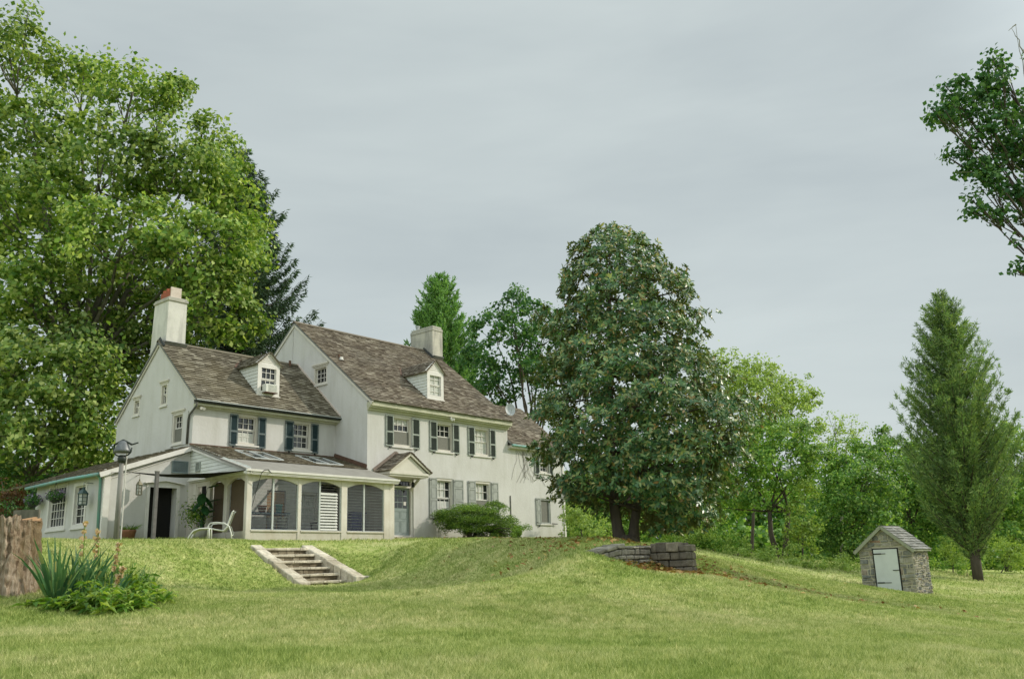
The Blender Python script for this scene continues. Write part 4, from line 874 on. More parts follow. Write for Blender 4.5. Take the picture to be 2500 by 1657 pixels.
# planter, big-leaved pot plant, chair, footstool
pp=around(313,1314,1.75); pp=np.array([pp[0],1.75,max(gz(pp[0],1.75),pp[2])])
t=empty('terracotta_planter',pp,'low terracotta pot of wispy grass against the lean-to wall','planter')
k=MB(); k.lathe(pp,[(.20,0),(.23,.22),(.25,.24),(.25,.30),(.22,.30)],14); k.build('pot',MT['terracotta'],t,smooth=True)
np_mesh('plant',blades(110,pp+[0,0,.28],.35,.42,.018,.9,.62,5),4,MT['l_bush'],t)
pb=around(512,1312,-.2); pb=np.array([-7.35,.35,gz(-7.35,.35)])
t=empty('broadleaf_plant',pb,'tall broad-leaved plant in a pale pot beside the porch','potted plant')
k=MB(); k.lathe(pb,[(.22,0),(.27,.30),(.30,.34),(.28,.36)],14); k.build('pot',MT['chimney'],t,smooth=True)
V=[]; k=MB()
for i,(az,h,L,W) in enumerate([(-2.2,1.25,.55,.34),(-1.4,.55,.50,.36),(-.5,.95,.55,.30),(.3,1.15,.5,.24),(2.6,.62,.52,.36),(1.6,.8,.45,.3),(-2.8,.95,.42,.28),(-1.0,1.45,.5,.30),(-.1,.4,.4,.3),(-1.8,.85,.5,.32)]):
    tip=pb+[.16*math.cos(az),.16*math.sin(az),.35+h]; k.tube([pb+[0,0,.3],pb+[.07*math.cos(az),.07*math.sin(az),.3+h*.6],tip],[.018,.014,.008],5)
    d=np.array([math.cos(az)*.7,math.sin(az)*.7,.35 if i%3 else -.5]); d/=np.linalg.norm(d); s=np.array([-math.sin(az),math.cos(az),0]); nn_=np.cross(s,d)
    prof=[(0,.12),(.2,.75),(.45,1),(.7,.8),(.9,.4),(1,.02)]
    for a in range(5):
        (t0,w0),(t1,w1)=prof[a],prof[a+1]; c0=tip+d*L*t0+np.array([0,0,-.28*L*t0*t0]); c1=tip+d*L*t1+np.array([0,0,-.28*L*t1*t1])
        for sg in (1,-1): V.append([c0,c0+s*sg*W/2*w0+nn_*.04*w0,c1+s*sg*W/2*w1+nn_*.04*w1,c1])
k.build('stems',MT['l_banana'],t); np_mesh('leaves',np.array(V),4,MT['l_banana'],t)
np_mesh('yellow_foliage',leaves(pb+np.random.default_rng(2).normal(0,1,(500,3))*[.22,.22,.26]+[-.1,.25,.95],.12,.06,np.random.default_rng(2)),4,MT['l_peren'],t)
def furn_xf(o,az): 
    ca,sa=math.cos(az),math.sin(az); return lambda x,y,z:(o[0]+x*ca-y*sa,o[1]+x*sa+y*ca,o[2]+z)
fo=np.array([-7.55,-1.30,gz(-7.55,-1.3)]); T=furn_xf(fo,R_(-40))
t=empty('patio_chair',fo,'white tubular patio armchair on the grass by the porch corner','chair')
k=MB()
for y in (-.29,.29):
    k.tube([T(-.42,y,0),T(-.40,y,.48),T(-.34,y,.56),T(-.15,y,.58),T(.12,y,.55),T(.28,y,.44),T(.36,y,.20),T(.38,y,0)],.024,6)
    k.tube([T(-.50,y*.9,.36),T(-.40,y*.9,.40),T(-.1,y*.9,.33),T(.10,y*.9,.30),T(.20,y*.9,.42),T(.36,y*.9,.92),T(.42,y*.9,.97)],.024,6)
for a in ((-.42,.46),(.38,.15)): k.tube([T(a[0],-.29,a[1]),T(a[0],.29,a[1])],.018,6)
k.build('frame',MT['furn'],t,smooth=True)
k=MB(); pr_=[(-.50,.36),(-.40,.40),(-.1,.33),(.10,.30),(.20,.42),(.36,.92)]
for (a,b_),(c_,d_) in zip(pr_,pr_[1:]): k.poly([T(a,-.25,b_),T(a,.25,b_),T(c_,.25,d_),T(c_,-.25,d_)])
k.build('sling_seat',MT['sling'],t)
fo=np.array([-8.55,-1.62,gz(-8.55,-1.62)]); T=furn_xf(fo,R_(-40)); t=empty('footstool',fo,'white tubular footstool left of the patio armchair','footstool')
k=MB()
for y in (-.25,.25): k.tube([T(-.36,y,0),T(-.30,y,.14),T(-.18,y,.30),T(0,y,.37),T(.30,y,.38),T(.32,y,.34),T(.33,y,0)],.024,6)
k.build('frame',MT['furn'],t,smooth=True); k=MB()
for (a,b_),(c_,d_) in zip([(-.26,.22),(-.18,.30),(0,.36)],[(-.18,.30),(0,.36),(.30,.37)]): k.poly([T(a,-.23,b_),T(a,.23,b_),T(c_,.23,d_),T(c_,-.23,d_)])
k.build('sling_seat',MT['sling'],t)
# thin garden hook leaning on the porch eave
r0=at(596,1332,34.0); k=MB(); e1=np.array([-6.55,-2.05,2.1])
hb=at(591,1338,33.2); hb[2]=gz(hb[0],hb[1]); pts=[hb+(e1-hb)*f for f in np.linspace(0,1,6)]+[e1+np.array([.12,0,.12]),e1+np.array([.28,0,.15]),e1+np.array([.42,0,.02])]
k.tube(pts,.011,5); tag(k.build('garden_hook',MT['iron'],None),'thin dark hooked rod leaning against the porch eave','garden hook')
# ---- things inside the porch
def potshape(c,r,h,mat,name,label,cat,grp=None):
    t=empty(name,c,label,cat,grp); k=MB(); k.lathe(c,[(r*.72,0),(r*.95,h*.85),(r*1.08,h*.86),(r*1.08,h),(r*.9,h)],14); k.build('pot',mat,t,smooth=True); return t
t=empty('plant_table',(-4.6,.9,-.06),'long blue-edged potting table with two shelves inside the porch','table')
k=MB(); k.box((-5.6,.55,.92),(-3.4,1.15,.98)); k.build('table_top',MT['blueshelf'],t); k=MB(); k.box((-5.5,.6,.34),(-3.5,1.1,.38)); k.build('shelf',MT['blueshelf'],t)
for x in (-5.55,-3.45):
    for y in (.6,1.1): k=MB(); k.bar((x,y,-.06),(x,y,.92),.05); k.build('leg',MT['alu'],t)
potshape((-4.5,.85,.98),.17,.27,MT['orange'],'flower_pot','orange flower pot on the potting table','flower pot'); potshape((-3.75,.82,.98),.14,.34,MT['aqua'],'bucket','aqua bucket on the right end of the potting table','bucket')
potshape((-4.05,.85,.38),.21,.42,MT['white'],'planter_pot','white ribbed planter on the lower shelf, left of its twin','planter pot','white planters in the porch'); potshape((-3.58,.85,.38),.21,.42,MT['white'],'planter_pot','white ribbed planter nearest the opaque louvres','planter pot','white planters in the porch')
t=empty('plank_bench',(-6.1,.3,-.06),'low wooden bench inside the left bay of the porch','bench'); k=MB(); k.box((-6.6,.0,.30),(-5.6,.45,.36)); k.build('seat',MT['palewood'],t)
for x in (-6.5,-5.68): k=MB(); k.box((x,.05,-.06),(x+.06,.4,.30)); k.build('leg',MT['palewood'],t)
t=empty('storage_bin',(-.72,.0,-.06),'tall blue storage bin behind the right-hand porch window','storage bin'); k=MB(); taper(k,-1.02,-.42,-.3,.3,-.06,-1.08,-.36,-.36,.36,.98); k.build('bin_body',MT['bluebin'],t); k=MB(); k.box((-1.11,-.39,.98),(-.33,.39,1.03)); k.build('lid',MT['bluebin'],t)
k=MB(); k.tube([(-.95,-.95,-.05),(-.5,-.5,1.2)],.016,6); k.m=1; k.bar((-1.0,-1.0,-.05),(-.9,-.9,.1),.3,.06); tag(k.build('broom',[MT['red'],MT['palewood']],None),'broom with a red handle leaning on the blue bin','broom')
t=empty('side_table',(-1.9,.6,-.06),'dark side table with a white bowl beside the blue bin','side table'); k=MB(); k.box((-2.2,.3,.6),(-1.6,.9,.65)); k.build('table_top',MT['dark'],t)
for x in (-2.15,-1.65):
    for y in (.35,.85): k=MB(); k.bar((x,y,-.06),(x,y,.6),.05); k.build('leg',MT['dark'],t)
potshape((-1.85,.55,.65),.17,.12,MT['white'],'bowl','white bowl on the dark side table in the porch','bowl')
k=MB(); k.box((-5.98,2.0,.9),(-5.1,2.13,1.75)); k.m=1; k.box((-5.94,1.99,.94),(-5.14,2.0,1.71)); tag(k.build('wall_board',[MT['white'],MT['jalwhite']],None),'pale board on the back wall of the porch','board')

# ------------------------------------------------------------------ stone steps
t=empty('stone_steps',(-7.5,-6,-1.7),'flight of six pale stone steps between sloping curbs in the grass bank','steps')
zs=[-.58,-.79,-1.0,-1.205,-1.41,-1.615]; ys=[-5.0,-5.4,-5.8,-6.2,-6.6,-7.0]
for i in range(6):
    k=MB(); x=-8.32; fy=ys[i]-.02
    while x<-6.72:
        w_=random.uniform(.45,.85); x2=min(x+w_,-6.70)
        if -6.70-x2<.25: x2=-6.70
        k.jbox((x,fy+random.uniform(-.012,.012),zs[i]-.075),(x2-.006,fy+.52,zs[i]+random.uniform(-.008,.008)),.008); x=x2
    o=k.build('tread',MT['stepstone'],t,bevel=.012)
    k=MB(); x=-8.32; fy=ys[i]+.035
    k.m=1; k.box((-8.3,fy+.03,zs[i]-.30),(-6.72,fy+.2,zs[i]-.06)); k.m=0
    while x<-6.74:
        w_=random.uniform(.12,.34); x2=min(x+w_,-6.70); zc=zs[i]-.08-random.choice([0,.06,.07]); 
        k.jbox((x,fy,zs[i]-.215),(x2-.012,fy+.1,zc),.008)
        if zc<zs[i]-.1: k.jbox((x,fy+.01,zc+.01),(x2-.012,fy+.1,zs[i]-.078),.006)
        x=x2
    k.build('riser',[MT['riser'],MT['joint']],t)
def curb(xa,xb,yA,zA,yB,zB,end):
    k=MB(); n=8; L_=1/n
    for i in range(n):
        f0,f1=i/n+.004,(i+1)/n-.004; y0_,y1_=yA+(yB-yA)*f0,yA+(yB-yA)*f1; z0_,z1_=zA+(zB-zA)*f0,zA+(zB-zA)*f1; j=lambda s=.015: random.uniform(-s,s)
        dz=j(.014); xs0,xs1=xa+j(.02),xb+j(.02)
        k.hexa([(xs0,y1_,z1_-.45),(xs1,y1_,z1_-.45),(xs1,y0_,z0_-.45),(xs0,y0_,z0_-.45),(xs0,y1_,z1_+dz),(xs1,y1_,z1_+dz),(xs1,y0_,z0_+dz),(xs0,y0_,z0_+dz)])
    if end: k.jbox((xa-.02,yB-.10,zB-.3),(xb+.55,yB+.18,zB+.02),.02)
    k.build('curb',MT['stepstone'],t,bevel=.02)
curb(-8.68,-8.30,-4.72,-.47,-7.32,-1.66,False); curb(-6.72,-6.30,-4.70,-.47,-7.35,-1.52,True)

# ------------------------------------------------------------------ dry stone retaining walls
def stone_wall(name,label,O,U,Vd,length,height,thick,mat,course=(.06,.16),width=(.09,.36),topj=.05,base=-.45,grp=None,sink=0):
    """O: top corner of the visible face, U along face, Vd into the wall"""
    O,U,Vd=[np.array(a,float) for a in (O,U,Vd)]; k=MB(); z=height*0+base
    k.m=1; 
    def hx(a,b,c,d,e,f,j=0):
        P=[]
        for zz in (e,f):
            for (u,v) in ((a,c),(b,c),(b,d),(a,d)): P.append(O+U*(u+random.uniform(-j,j))+Vd*(v+random.uniform(-j,j))+np.array([0,0,zz+random.uniform(-j,j)*.6-max(0,sink-u)*.16]))
        k.hexa(P)
    hx(.03,length-.03,.05,thick-.05,-height+base,-.05); k.m=0; z=-height+base
    while z<-.02:
        ch=min(random.uniform(*course),-z)
        if -z-ch<.08: ch=-z
        u=0
        while u<length-.01:
            w_=random.uniform(*width); u2=min(u+w_,length)
            if length-u2<.12: u2=length
            d=random.uniform(-.03,.02); tj=random.uniform(-topj,topj) if z+ch>-.03 else 0
            hx(u+.007,u2-.007,d,thick*.55,z+.006,z+ch-.006+tj,.014); hx(u+.007,u2-.007,thick*.56,thick-d,z+.006,z+ch-.006+tj*.5,.014); u=u2
        z+=ch
    o=k.build(name,[mat,MT['joint']],None,loc=O-np.array([0,0,height]),bevel=.018); return tag(o,label,'stone wall',grp)
U_=np.array([1,0,0]); A0=at(1588,1328,22.2); A0[0]
stone_wall('retaining_wall','grey mossy stone retaining wall running into the bank under the magnolia',A0-np.array([3.0,0,0]),U_,(0,1,0),3.0,.52,.45,MT['wallstone'],sink=1.7)
stone_wall('retaining_wall','short brown stone wall end jutting forward beside the fallen leaves',A0+np.array([.04,.5,.0]),(0,-1,0),(1,0,0),1.42,.60,.46,MT['brownstone'],course=(.11,.24),width=(.16,.46))

# ------------------------------------------------------------------ stone hut
HD=36.0; a=R_(46); hs=np.array([*(FW*math.cos(a)+RT*math.sin(a)),0]); hf=np.array([*(RT*math.cos(a)-FW*math.sin(a)),0])
hp=at(2239,1438,HD); sc_=HD/33
def HX(f,s,z): return hp+hf*f*sc_+hs*s*sc_+np.array([0,0,z*sc_])      # f: along the front (0 at right corner, -1.9 left), s: back
hut=empty('stone_hut',HX(-.95,.5,-.1),'small field-stone hut with a slate roof and a pale grey door','hut')
def hut_stones(mb,P,u0,u1,z0,ztop,ops,course=(.07,.22),width=(.10,.46)):
    z=z0; row=0; wob=lambda k,u: .022*math.sin(u*6.3+k*2.1)+.016*math.sin(u*13+k*4.7)
    while z<2.2:
        row+=1; ch=random.uniform(*course); u=u0
        while u<u1-.02:
            w_=random.uniform(*width); u2=min(u+w_,u1)
            if u1-u2<.08: u2=u1
            um=(u+u2)/2; zt=z+ch
            blocked=False
            for (oa,ob,oc,od) in ops:
                if z<od and zt>oc and u<ob and u2>oa:
                    if u<oa-.03: u2=oa
                    elif u2>ob+.03 and u<ob: u=ob; 
                    else: blocked=True
            um=(u+u2)/2
            if not blocked and zt<ztop(um)+.05 and u2-u>.03:
                d=random.uniform(.0,.028); g=.015
                j=lambda:random.uniform(-.018,.018); wa,wb,wc,wd=wob(row-1,u),wob(row-1,u2),wob(row,u2),wob(row,u); q=[P(u+g+j(),z+wa+g,-.0),P(u2-g+j(),z+wb+g,-.0),P(u2-g+j(),zt+wc-g,-.0),P(u+g+j(),zt+wd-g,-.0)]
                q2=[P(u+g+.018,z+wa+g+.014,d+.014),P(u2-g-.018,z+wb+g+.014,d+.014),P(u2-g-.018,zt+wc-g-.014,d+.014),P(u+g+.018,zt+wd-g-.014,d+.014)]
                mb.hexa([*q,*q2])
            u=u2
        z+=ch
FWID=1.93; zA=2.12; zE=1.40
apex=lambda f: zE+(zA-zE)*(1-abs(f+FWID/2)/(FWID/2))
k=MB()
k.poly([HX(0,0,-.7),HX(-FWID,0,-.7),HX(-FWID,0,zE),HX(-FWID/2,0,zA),HX(0,0,zE)]); k.poly([HX(0,0,-.7),HX(0,1.25,-.7),HX(0,1.25,zE),HX(0,0,zE)]); k.poly([HX(-FWID,0,-.7),HX(-FWID,0,zE),HX(-FWID,1.25,zE),HX(-FWID,1.25,-.7)]); k.poly([HX(0,1.25,-.7),HX(-FWID,1.25,-.7),HX(-FWID,1.25,zE),HX(-FWID/2,1.25,zA),HX(0,1.25,zE)])
wl=k.build('wall',MT['mortar'],hut)
k=MB(); hut_stones(k,lambda u,z,d:HX(u,-d,z),-FWID,0,-.7,apex,[(-1.42,-.49,-.8,1.43)]); hut_stones(k,lambda u,z,d:HX(d,u,z),0,1.25,-.7,lambda u:zE,[],width=(.07,.22),course=(.05,.12)); hut_stones(k,lambda u,z,d:HX(-FWID-d,u,z),0,1.25,-.7,lambda u:zE,[])
k.build('stonework',MT['hutstone'],wl)
k=MB(); ov=.13
for sg in (-1,1):
    e=-FWID/2+sg*(FWID/2+.12); ze=zE-.12*(zA-zE)/(FWID/2)+.04; zt=zA+.10
    p=[HX(e,-ov,ze),HX(e,1.3,ze),HX(-FWID/2,1.3,zt),HX(-FWID/2,-ov,zt)]; slab(k,p[0],p[1],p[2],p[3],.05)
rf=k.build('roof',MT['hut_trim'],hut)
k=MB()
for sg in (-1,1):
    e=-FWID/2+sg*(FWID/2+.13); ze=zE-.13*(zA-zE)/(FWID/2)+.045; zt=zA+.105; p0=HX(e,-ov-.01,ze); p1=HX(e,1.31,ze); p2=HX(-FWID/2,-ov-.01,zt)
    Ud=p1-p0; l=np.linalg.norm(Ud); Sd=p2-p0; sl=np.linalg.norm(Sd); shingles(k,p0,Ud/l,Sd/sl,l,sl,.165,(.16,.30))
k.build('slates',MT['slate'],rf)
k=MB()
for sg in (-1,1):
    e=-FWID/2+sg*(FWID/2+.13); ze=zE-.13*(zA-zE)/(FWID/2)-.02; k.bar(HX(e,-ov,ze),HX(-FWID/2,-ov,zA+.045),.05,.11)
k.bar(HX(.10,-ov,zE-.075),HX(.10,1.3,zE-.075),.06,.07); k.build('barge_board',MT['hut_trim'],hut)
k=MB(); k.box((0,0,0),(0,0,0)); k=MB()
def hbar(mb,f0,f1,z0,z1,s0,s1): mb.hexa([HX(f0,s0,z0),HX(f1,s0,z0),HX(f1,s1,z0),HX(f0,s1,z0),HX(f0,s0,z1),HX(f1,s0,z1),HX(f1,s1,z1),HX(f0,s1,z1)])
hbar(k,-1.42,-1.385,-.5,1.43,-.035,.02); hbar(k,-.52,-.485,-.5,1.43,-.035,.02); hbar(k,-1.42,-.485,1.40,1.435,-.035,.02); k.build('door_frame',MT['iron'],hut)
k=MB(); hbar(k,-1.38,-.525,-.5,1.395,-.03,.01); dd=k.build('door',MT['hut_door'],hut)
k=MB(); hbar(k,-1.40,-.95,1.235,1.255,-.045,-.03); hbar(k,-1.40,-1.1,1.225,1.265,-.044,-.03); hbar(k,-1.36,-.85,.24,.26,-.045,-.03); hbar(k,-1.36,-1.1,.23,.27,-.044,-.03); k.build('strap_hinge',MT['iron'],dd)
k=MB(); hbar(k,-.74,-.50,.655,.68,-.05,-.03); k.build('latch',MT['iron'],dd)

# ------------------------------------------------------------------ tree stump
sp0=at(2,1428,14.3); sp0[2]=gz(sp0[0],sp0[1]); rs=.49
t=empty('tree_stump',sp0,'tall weathered tree stump with rough pale bark and flared base','tree stump')
k=MB(); na=220; nh=60; H_s=at(50,1268,14.3)[2]-sp0[2]; rg=np.random.default_rng(11); ph=rg.random(40)*6.28
def srad(a,f):
    r=rs*(1+.30*(1-f)**2.6); r*=1+.05*math.sin(3*a+ph[0])+.04*math.sin(5*a+ph[1]+.8*f)+.03*math.sin(9*a+ph[2]+2*f)+.025*math.sin(17*a+ph[3]+3.0*f)+.02*math.sin(31*a+ph[4]-2*f+2*math.sin(7*f))
    for q_,(m_,am) in enumerate(((11,.050),(19,.032),(33,.018))):
        w_=math.sin(m_*a+ph[6+q_]+2.2*math.sin(3.1*f+ph[10+q_]+a)+1.1*math.sin(7.3*f+ph[14+q_])); r-=am*rs*2.2*(1-abs(w_))**4*(.5+.5*math.sin(5.1*f+ph[18+q_]+2*a)**2)
    return r*(1+.012*math.sin(46*f+ph[5]+9*a))
for i in range(nh+1):
    f=i/nh
    for j in range(na):
        a_=2*math.pi*j/na; r=srad(a_,f); k.v.append((sp0[0]+r*math.cos(a_)-.04*f,sp0[1]+r*math.sin(a_),sp0[2]-.15+(H_s+.15)*f+(.035*math.sin(3*a_+1)+.028*math.sin(11*a_)+.018*math.sin(37*a_) if i==nh else 0)))
for i in range(nh):
    for j in range(na): k.f.append((i*na+j,i*na+(j+1)%na,(i+1)*na+(j+1)%na,(i+1)*na+j)); k.mi.append(0)
b0=nh*na
k.v.append((sp0[0]-.04,sp0[1],sp0[2]+H_s-.03))
for j in range(na): k.f.append((b0+j,b0+(j+1)%na,len(k.v)-1)); k.mi.append(1)
m,nt,out=new_mat('stump_bark'); b=N(nt,'ShaderNodeBsdfPrincipled',Roughness=.95); b.inputs['Specular IOR Level'].default_value=.1
v=coords(nt,(1,1,.28)); n1=N(nt,'ShaderNodeTexNoise',Scale=11.0,Detail=10.0,Roughness=.75,Distortion=1.2); nt.links.new(v,n1.inputs['Vector']); n2=N(nt,'ShaderNodeTexNoise',Scale=4.0,Detail=4.0); nt.links.new(coords(nt,(1,1,.2)),n2.inputs['Vector'])
c=ramp(nt,[(.34,(.11,.075,.048)),(.44,(.40,.29,.195)),(.62,(.62,.51,.385))],n1.outputs['Fac']); c=mix(nt,ramp(nt,[(.45,(0,0,0)),(.62,(.8,)*3)],n2.outputs['Fac']),c,(.26,.185,.095)); nt.links.new(c,b.inputs['Base Color'])
bp_=N(nt,'ShaderNodeBump',Strength=1.0,Distance=.14); nt.links.new(n1.outputs['Fac'],bp_.inputs['Height']); nt.links.new(bp_.outputs['Normal'],b.inputs['Normal']); nt.links.new(b.outputs[0],out.inputs['Surface'])
o=k.build('stump_trunk',[m,MT['palewood']],t,smooth=True)
rb=at(70,1254,26); k=MB(); q0=at(34,1258,26.0); q1=at(96,1256,26.0); k.bar(q0,q1,.1,.30); k.bar(q0-np.array([0,0,.14]),np.array([q0[0],q0[1],gz(q0[0],q0[1])-.1]),.1,.12); k.bar(q1-np.array([0,0,.14]),np.array([q1[0],q1[1],gz(q1[0],q1[1])-.1]),.1,.12)
tag(k.build('timber_rail',MT['bark_grey'],None),'weathered timber rail standing behind the tree stump','rail')

# ------------------------------------------------------------------ iris bed
def iris(px_,py_,D,n,L,W,label,seed,up=.86):
    c=at(px_,py_,D); c[2]=gz(c[0],c[1])-.02; t=empty('iris_plant',c,label,'iris','iris plants beside the stump')
    np_mesh('leaf_blades',blades(n,c,.22,L,W,.55,up,seed),4,MT['l_iris'],t); return c,t
def stalk(c,t,h,lean,seed):
    rg=np.random.default_rng(seed); k=MB(); top=c+np.array([*(RT*lean),h]); pts=[c+(top-c)*f+np.array([*(RT*.03*math.sin(f*3)),0]) for f in np.linspace(0,1,6)]
    k.tube(pts,.007,5); k.build('flower_stalk',MT['l_peren'],t)
    for f in np.linspace(.62,1,5): q=c+(top-c)*f; np_mesh('flower',leaves(q+rg.normal(0,.016,(10,3)),.078,.055,rg,nw=1,up=.1),4,MT['petal'],t)
c,t=iris(140,1434,13.6,46,.92,.052,'tall iris clump with broad upright blades right against the stump',21,.84)
c2,t2=iris(190,1440,13.8,34,.80,.046,'iris clump with a long stalk of faded cream flowers',22); stalk(c2,t2,1.12,.02,5)
c2,t2=iris(232,1440,14.2,26,.72,.040,'iris clump behind the leafy plants with peach flowers on a leaning stalk',23); stalk(c2,t2,.98,-.03,6)
c2,t2=iris(262,1446,13.7,24,.66,.040,'low iris clump at the right end of the bed with cream seed heads',24,.80); stalk(c2,t2,.86,.12,7); stalk(c2,t2,.52,.2,8)
c2,t2=iris(318,1444,14.6,60,.55,.016,'fine grassy clump at the far right of the flower bed',25,.86)
c2,t2=iris(352,1442,15.2,50,.45,.014,'short grassy tuft ending the flower bed on the lawn',26,.88)
def peren(px_,py_,D,n,r,h,label,seed):
    rg=np.random.default_rng(seed); c=at(px_,py_,D); c[2]=gz(c[0],c[1]); t=empty('leafy_perennial',c,label,'perennial','leafy plants in the flower bed')
    V=[]; k=MB()
    for i in range(n):
        az=rg.random()*6.28; rr=r*math.sqrt(rg.random()); hh=h*rg.uniform(.3,1.35)*(1.15-.6*rr/r); p=c+np.array([rr*math.cos(az),rr*math.sin(az),0]); top=p+np.array([.6*rr*math.cos(az)+rg.normal(0,.03),.6*rr*math.sin(az)+rg.normal(0,.03),hh]); k.tube([p,(p+top)/2+[0,0,.02],top],.004,4)
        m_=9; q=rg.random(m_); P=p+(top-p)*(1-q[:,None]*.8)+rg.normal(0,.012,(m_,3))
        d=np.c_[np.cos(np.arange(m_)*2.4+az),np.sin(np.arange(m_)*2.4+az),rg.uniform(-.5,.7,m_)]; d/=np.linalg.norm(d,axis=1)[:,None]
        s=np.cross(d,[0,0,1]); s/=np.linalg.norm(s,axis=1)[:,None]; L=.15*(.5+.9*rg.random(m_))[:,None]; W=L*rg.uniform(.28,.5,(m_,1))
        V.append(np.stack([P,P+d*L*.45+s*W*.5+[0,0,.012],P+d*L-np.array([0,0,1])*L*.28,P+d*L*.45-s*W*.5+[0,0,.012]],1))
    k.build('stem_cluster',MT['l_peren'],t); np_mesh('leaves',np.concatenate(V),4,MT['l_peren'],t)
for i,(x,y,D,n,r,h,lb) in enumerate([(212,1452,13.1,34,.22,.34,'bright green leafy plant in the middle of the flower bed front'),(268,1460,12.9,36,.26,.30,'bright green leafy plant spilling over the front of the bed'),(325,1462,13.2,30,.24,.26,'yellow-green leafy plant at the right front of the bed'),(160,1458,13.0,16,.18,.16,'low leafy plant at the foot of the tall iris'),(368,1450,13.9,26,.24,.36,'dark-stemmed leafy plant at the right end of the bed'),(105,1452,13.3,12,.2,.09,'flat pale leaves lying below the stump'),(300,1442,14.3,34,.28,.50,'tall leafy plant behind the right front of the bed')]): peren(x,y,D,n,r,h,lb,40+i)

# ------------------------------------------------------------------ trees
def lobe_points(c, rad, n, rg, nclump, clump_r, shell=(.55,1.0), flat=.65, low=-.75, inner=.12):
    """leaf positions and outward normals: leaf clumps spread through an uneven ellipsoid"""
    d=rg.normal(0,1,(nclump*3,3)); d/=np.linalg.norm(d,axis=1)[:,None]; d=d[d[:,2]>low][:nclump]; nc=len(d)
    rr=shell[0]+(shell[1]-shell[0])*rg.random(nc)**.6; wob=1+.16*np.sin(d[:,0]*5+c[0])*np.cos(d[:,1]*4+c[1])+.12*rg.normal(0,1,nc)
    C_=c+d*(rr*wob)[:,None]*rad; k=rg.integers(0,nc,n); cr=clump_r*(.55+.8*rg.random(nc))
    g=rg.normal(0,1,(n,3)); g/=np.linalg.norm(g,axis=1)[:,None]; g*=(rg.random(n)**.45)[:,None]
    P=C_[k]+g*cr[k][:,None]*[1,1,flat]; nb=d[k]*.7+g*.5
    m=rg.random(n)<inner; P[m]=c+rg.normal(0,.42,(m.sum(),3))*rad
    return P,nb,C_
def limb(mb,a,b,r0,r1,rg,n=6,wig=.06,sag=.0):
    a,b=np.array(a,float),np.array(b,float); L=np.linalg.norm(b-a); pts=[]
    for i in range(n+1):
        f=i/n; p=a+(b-a)*f+rg.normal(0,wig*L*.25,3)*math.sin(math.pi*f); p[2]+=sag*L*math.sin(math.pi*f); pts.append(p)
    mb.tube(pts,[r0+(r1-r0)*(i/n)**.8 for i in range(n+1)],7)
def px_m(D): return D/F_*1.03
def lobe_tree(name,label,cat,base,D,lobes,L,W,dens,mat,bark,tr,seed,group=None,clump=.55,hub=None,up=.45,flat=.65,inner=.12,stems=1,nlimb=None,hang=0.0,twig=True,low=-.75,lean=0,cf=1.6,rs=1.0):
    rg=np.random.default_rng(seed); bpt=at(*base,D) if len(base)==2 else np.array(base,float)
    if len(base)==2: bpt[2]=gz(bpt[0],bpt[1])-.15
    t=empty(name,bpt,label,cat,group); PP=[];NB=[]; cen=[]; TW=MB()
    for lb in lobes:
        x,y,rx,ry=lb[:4]; dd=lb[4] if len(lb)>4 else rg.normal(0,.06)*D*.5; c=at(x,y,D+dd); s=px_m(D+dd); r=np.array([rx*s,rx*s,ry*s])*rs; area=2*math.pi*((r[0]*r[2]))
        n=int(area/(L*W*.5)*dens); nc=max(8,int(area*cf/(clump*clump*3.14)))
        P,nb,cc=lobe_points(c,r,n,rg,nc,clump,flat=flat,inner=inner,low=low); PP.append(P);NB.append(nb); cen.append((c,r,cc))
    P=np.concatenate(PP); nb=np.concatenate(NB)
    np_mesh('crown',leaves(P,L,W,rg,nb=nb,nw=.65,up=up,hang=hang),4,mat,t)
    k=MB(); top=np.mean([c for c,_,_ in cen],axis=0) if hub is None else at(*hub,D); 
    for s_ in range(stems):
        o=np.array([*(RT*(s_-(stems-1)/2)*tr*2.2),0]); fork=bpt+(top-bpt)*.45+o*3; fork[2]=bpt[2]+(top[2]-bpt[2])*.5
        k.tube([bpt+o-np.array([0,0,.3]),bpt+o,bpt+o+(fork-bpt-o)*.12,bpt+o+(fork-bpt-o)*.55+rg.normal(0,tr*.3,3),fork],[tr*1.5,tr*1.25,tr,tr*.85,tr*.7],10)
        for i,(c,r,cc) in enumerate(cen):
            if stems>1 and i%stems!=s_: continue
            limb(k,fork,c,tr*.42,tr*.10,rg)
            if twig:
                for q in cc[rg.integers(0,len(cc),6)]: limb(k,c+(fork-c)*.15,q,tr*.11,.012,rg,4,.10)
    k.build('trunk',bark,t,smooth=True); return t

# big sycamore behind the west end
syc=[(20,120,120,100,0),(205,180,95,80,2),(325,225,110,85,1),(415,240,60,60,3),(522,335,62,72,2),(255,390,180,140,-3),(430,420,140,115,-2),(550,470,78,92,1),(80,320,130,120,-1),
 (40,520,160,140,-4),(300,590,170,130,-5),(490,610,150,125,-4),(600,610,68,75,0),(190,730,150,110,2),(500,760,125,105,-3),(590,790,60,70,0),(60,720,170,120,-4),(390,800,115,95,-1),
 (325,930,95,95,1),(-110,260,160,200,0),(-120,620,170,220,-2),(240,860,120,90,3),(120,480,130,110,4),(380,680,130,110,3),(550,400,60,70,4),(610,540,45,60,2),(590,700,45,60,1)]
lobe_tree('sycamore_tree','huge sunlit sycamore with pale green clumped foliage towering behind the left end of the house','tree',(175,1180),52,syc,.30,.26,2.1,MT['l_syc'],MT['bark_grey'],.5,101,clump=1.0,hub=(200,520),cf=1.7,rs=.97,inner=.22)
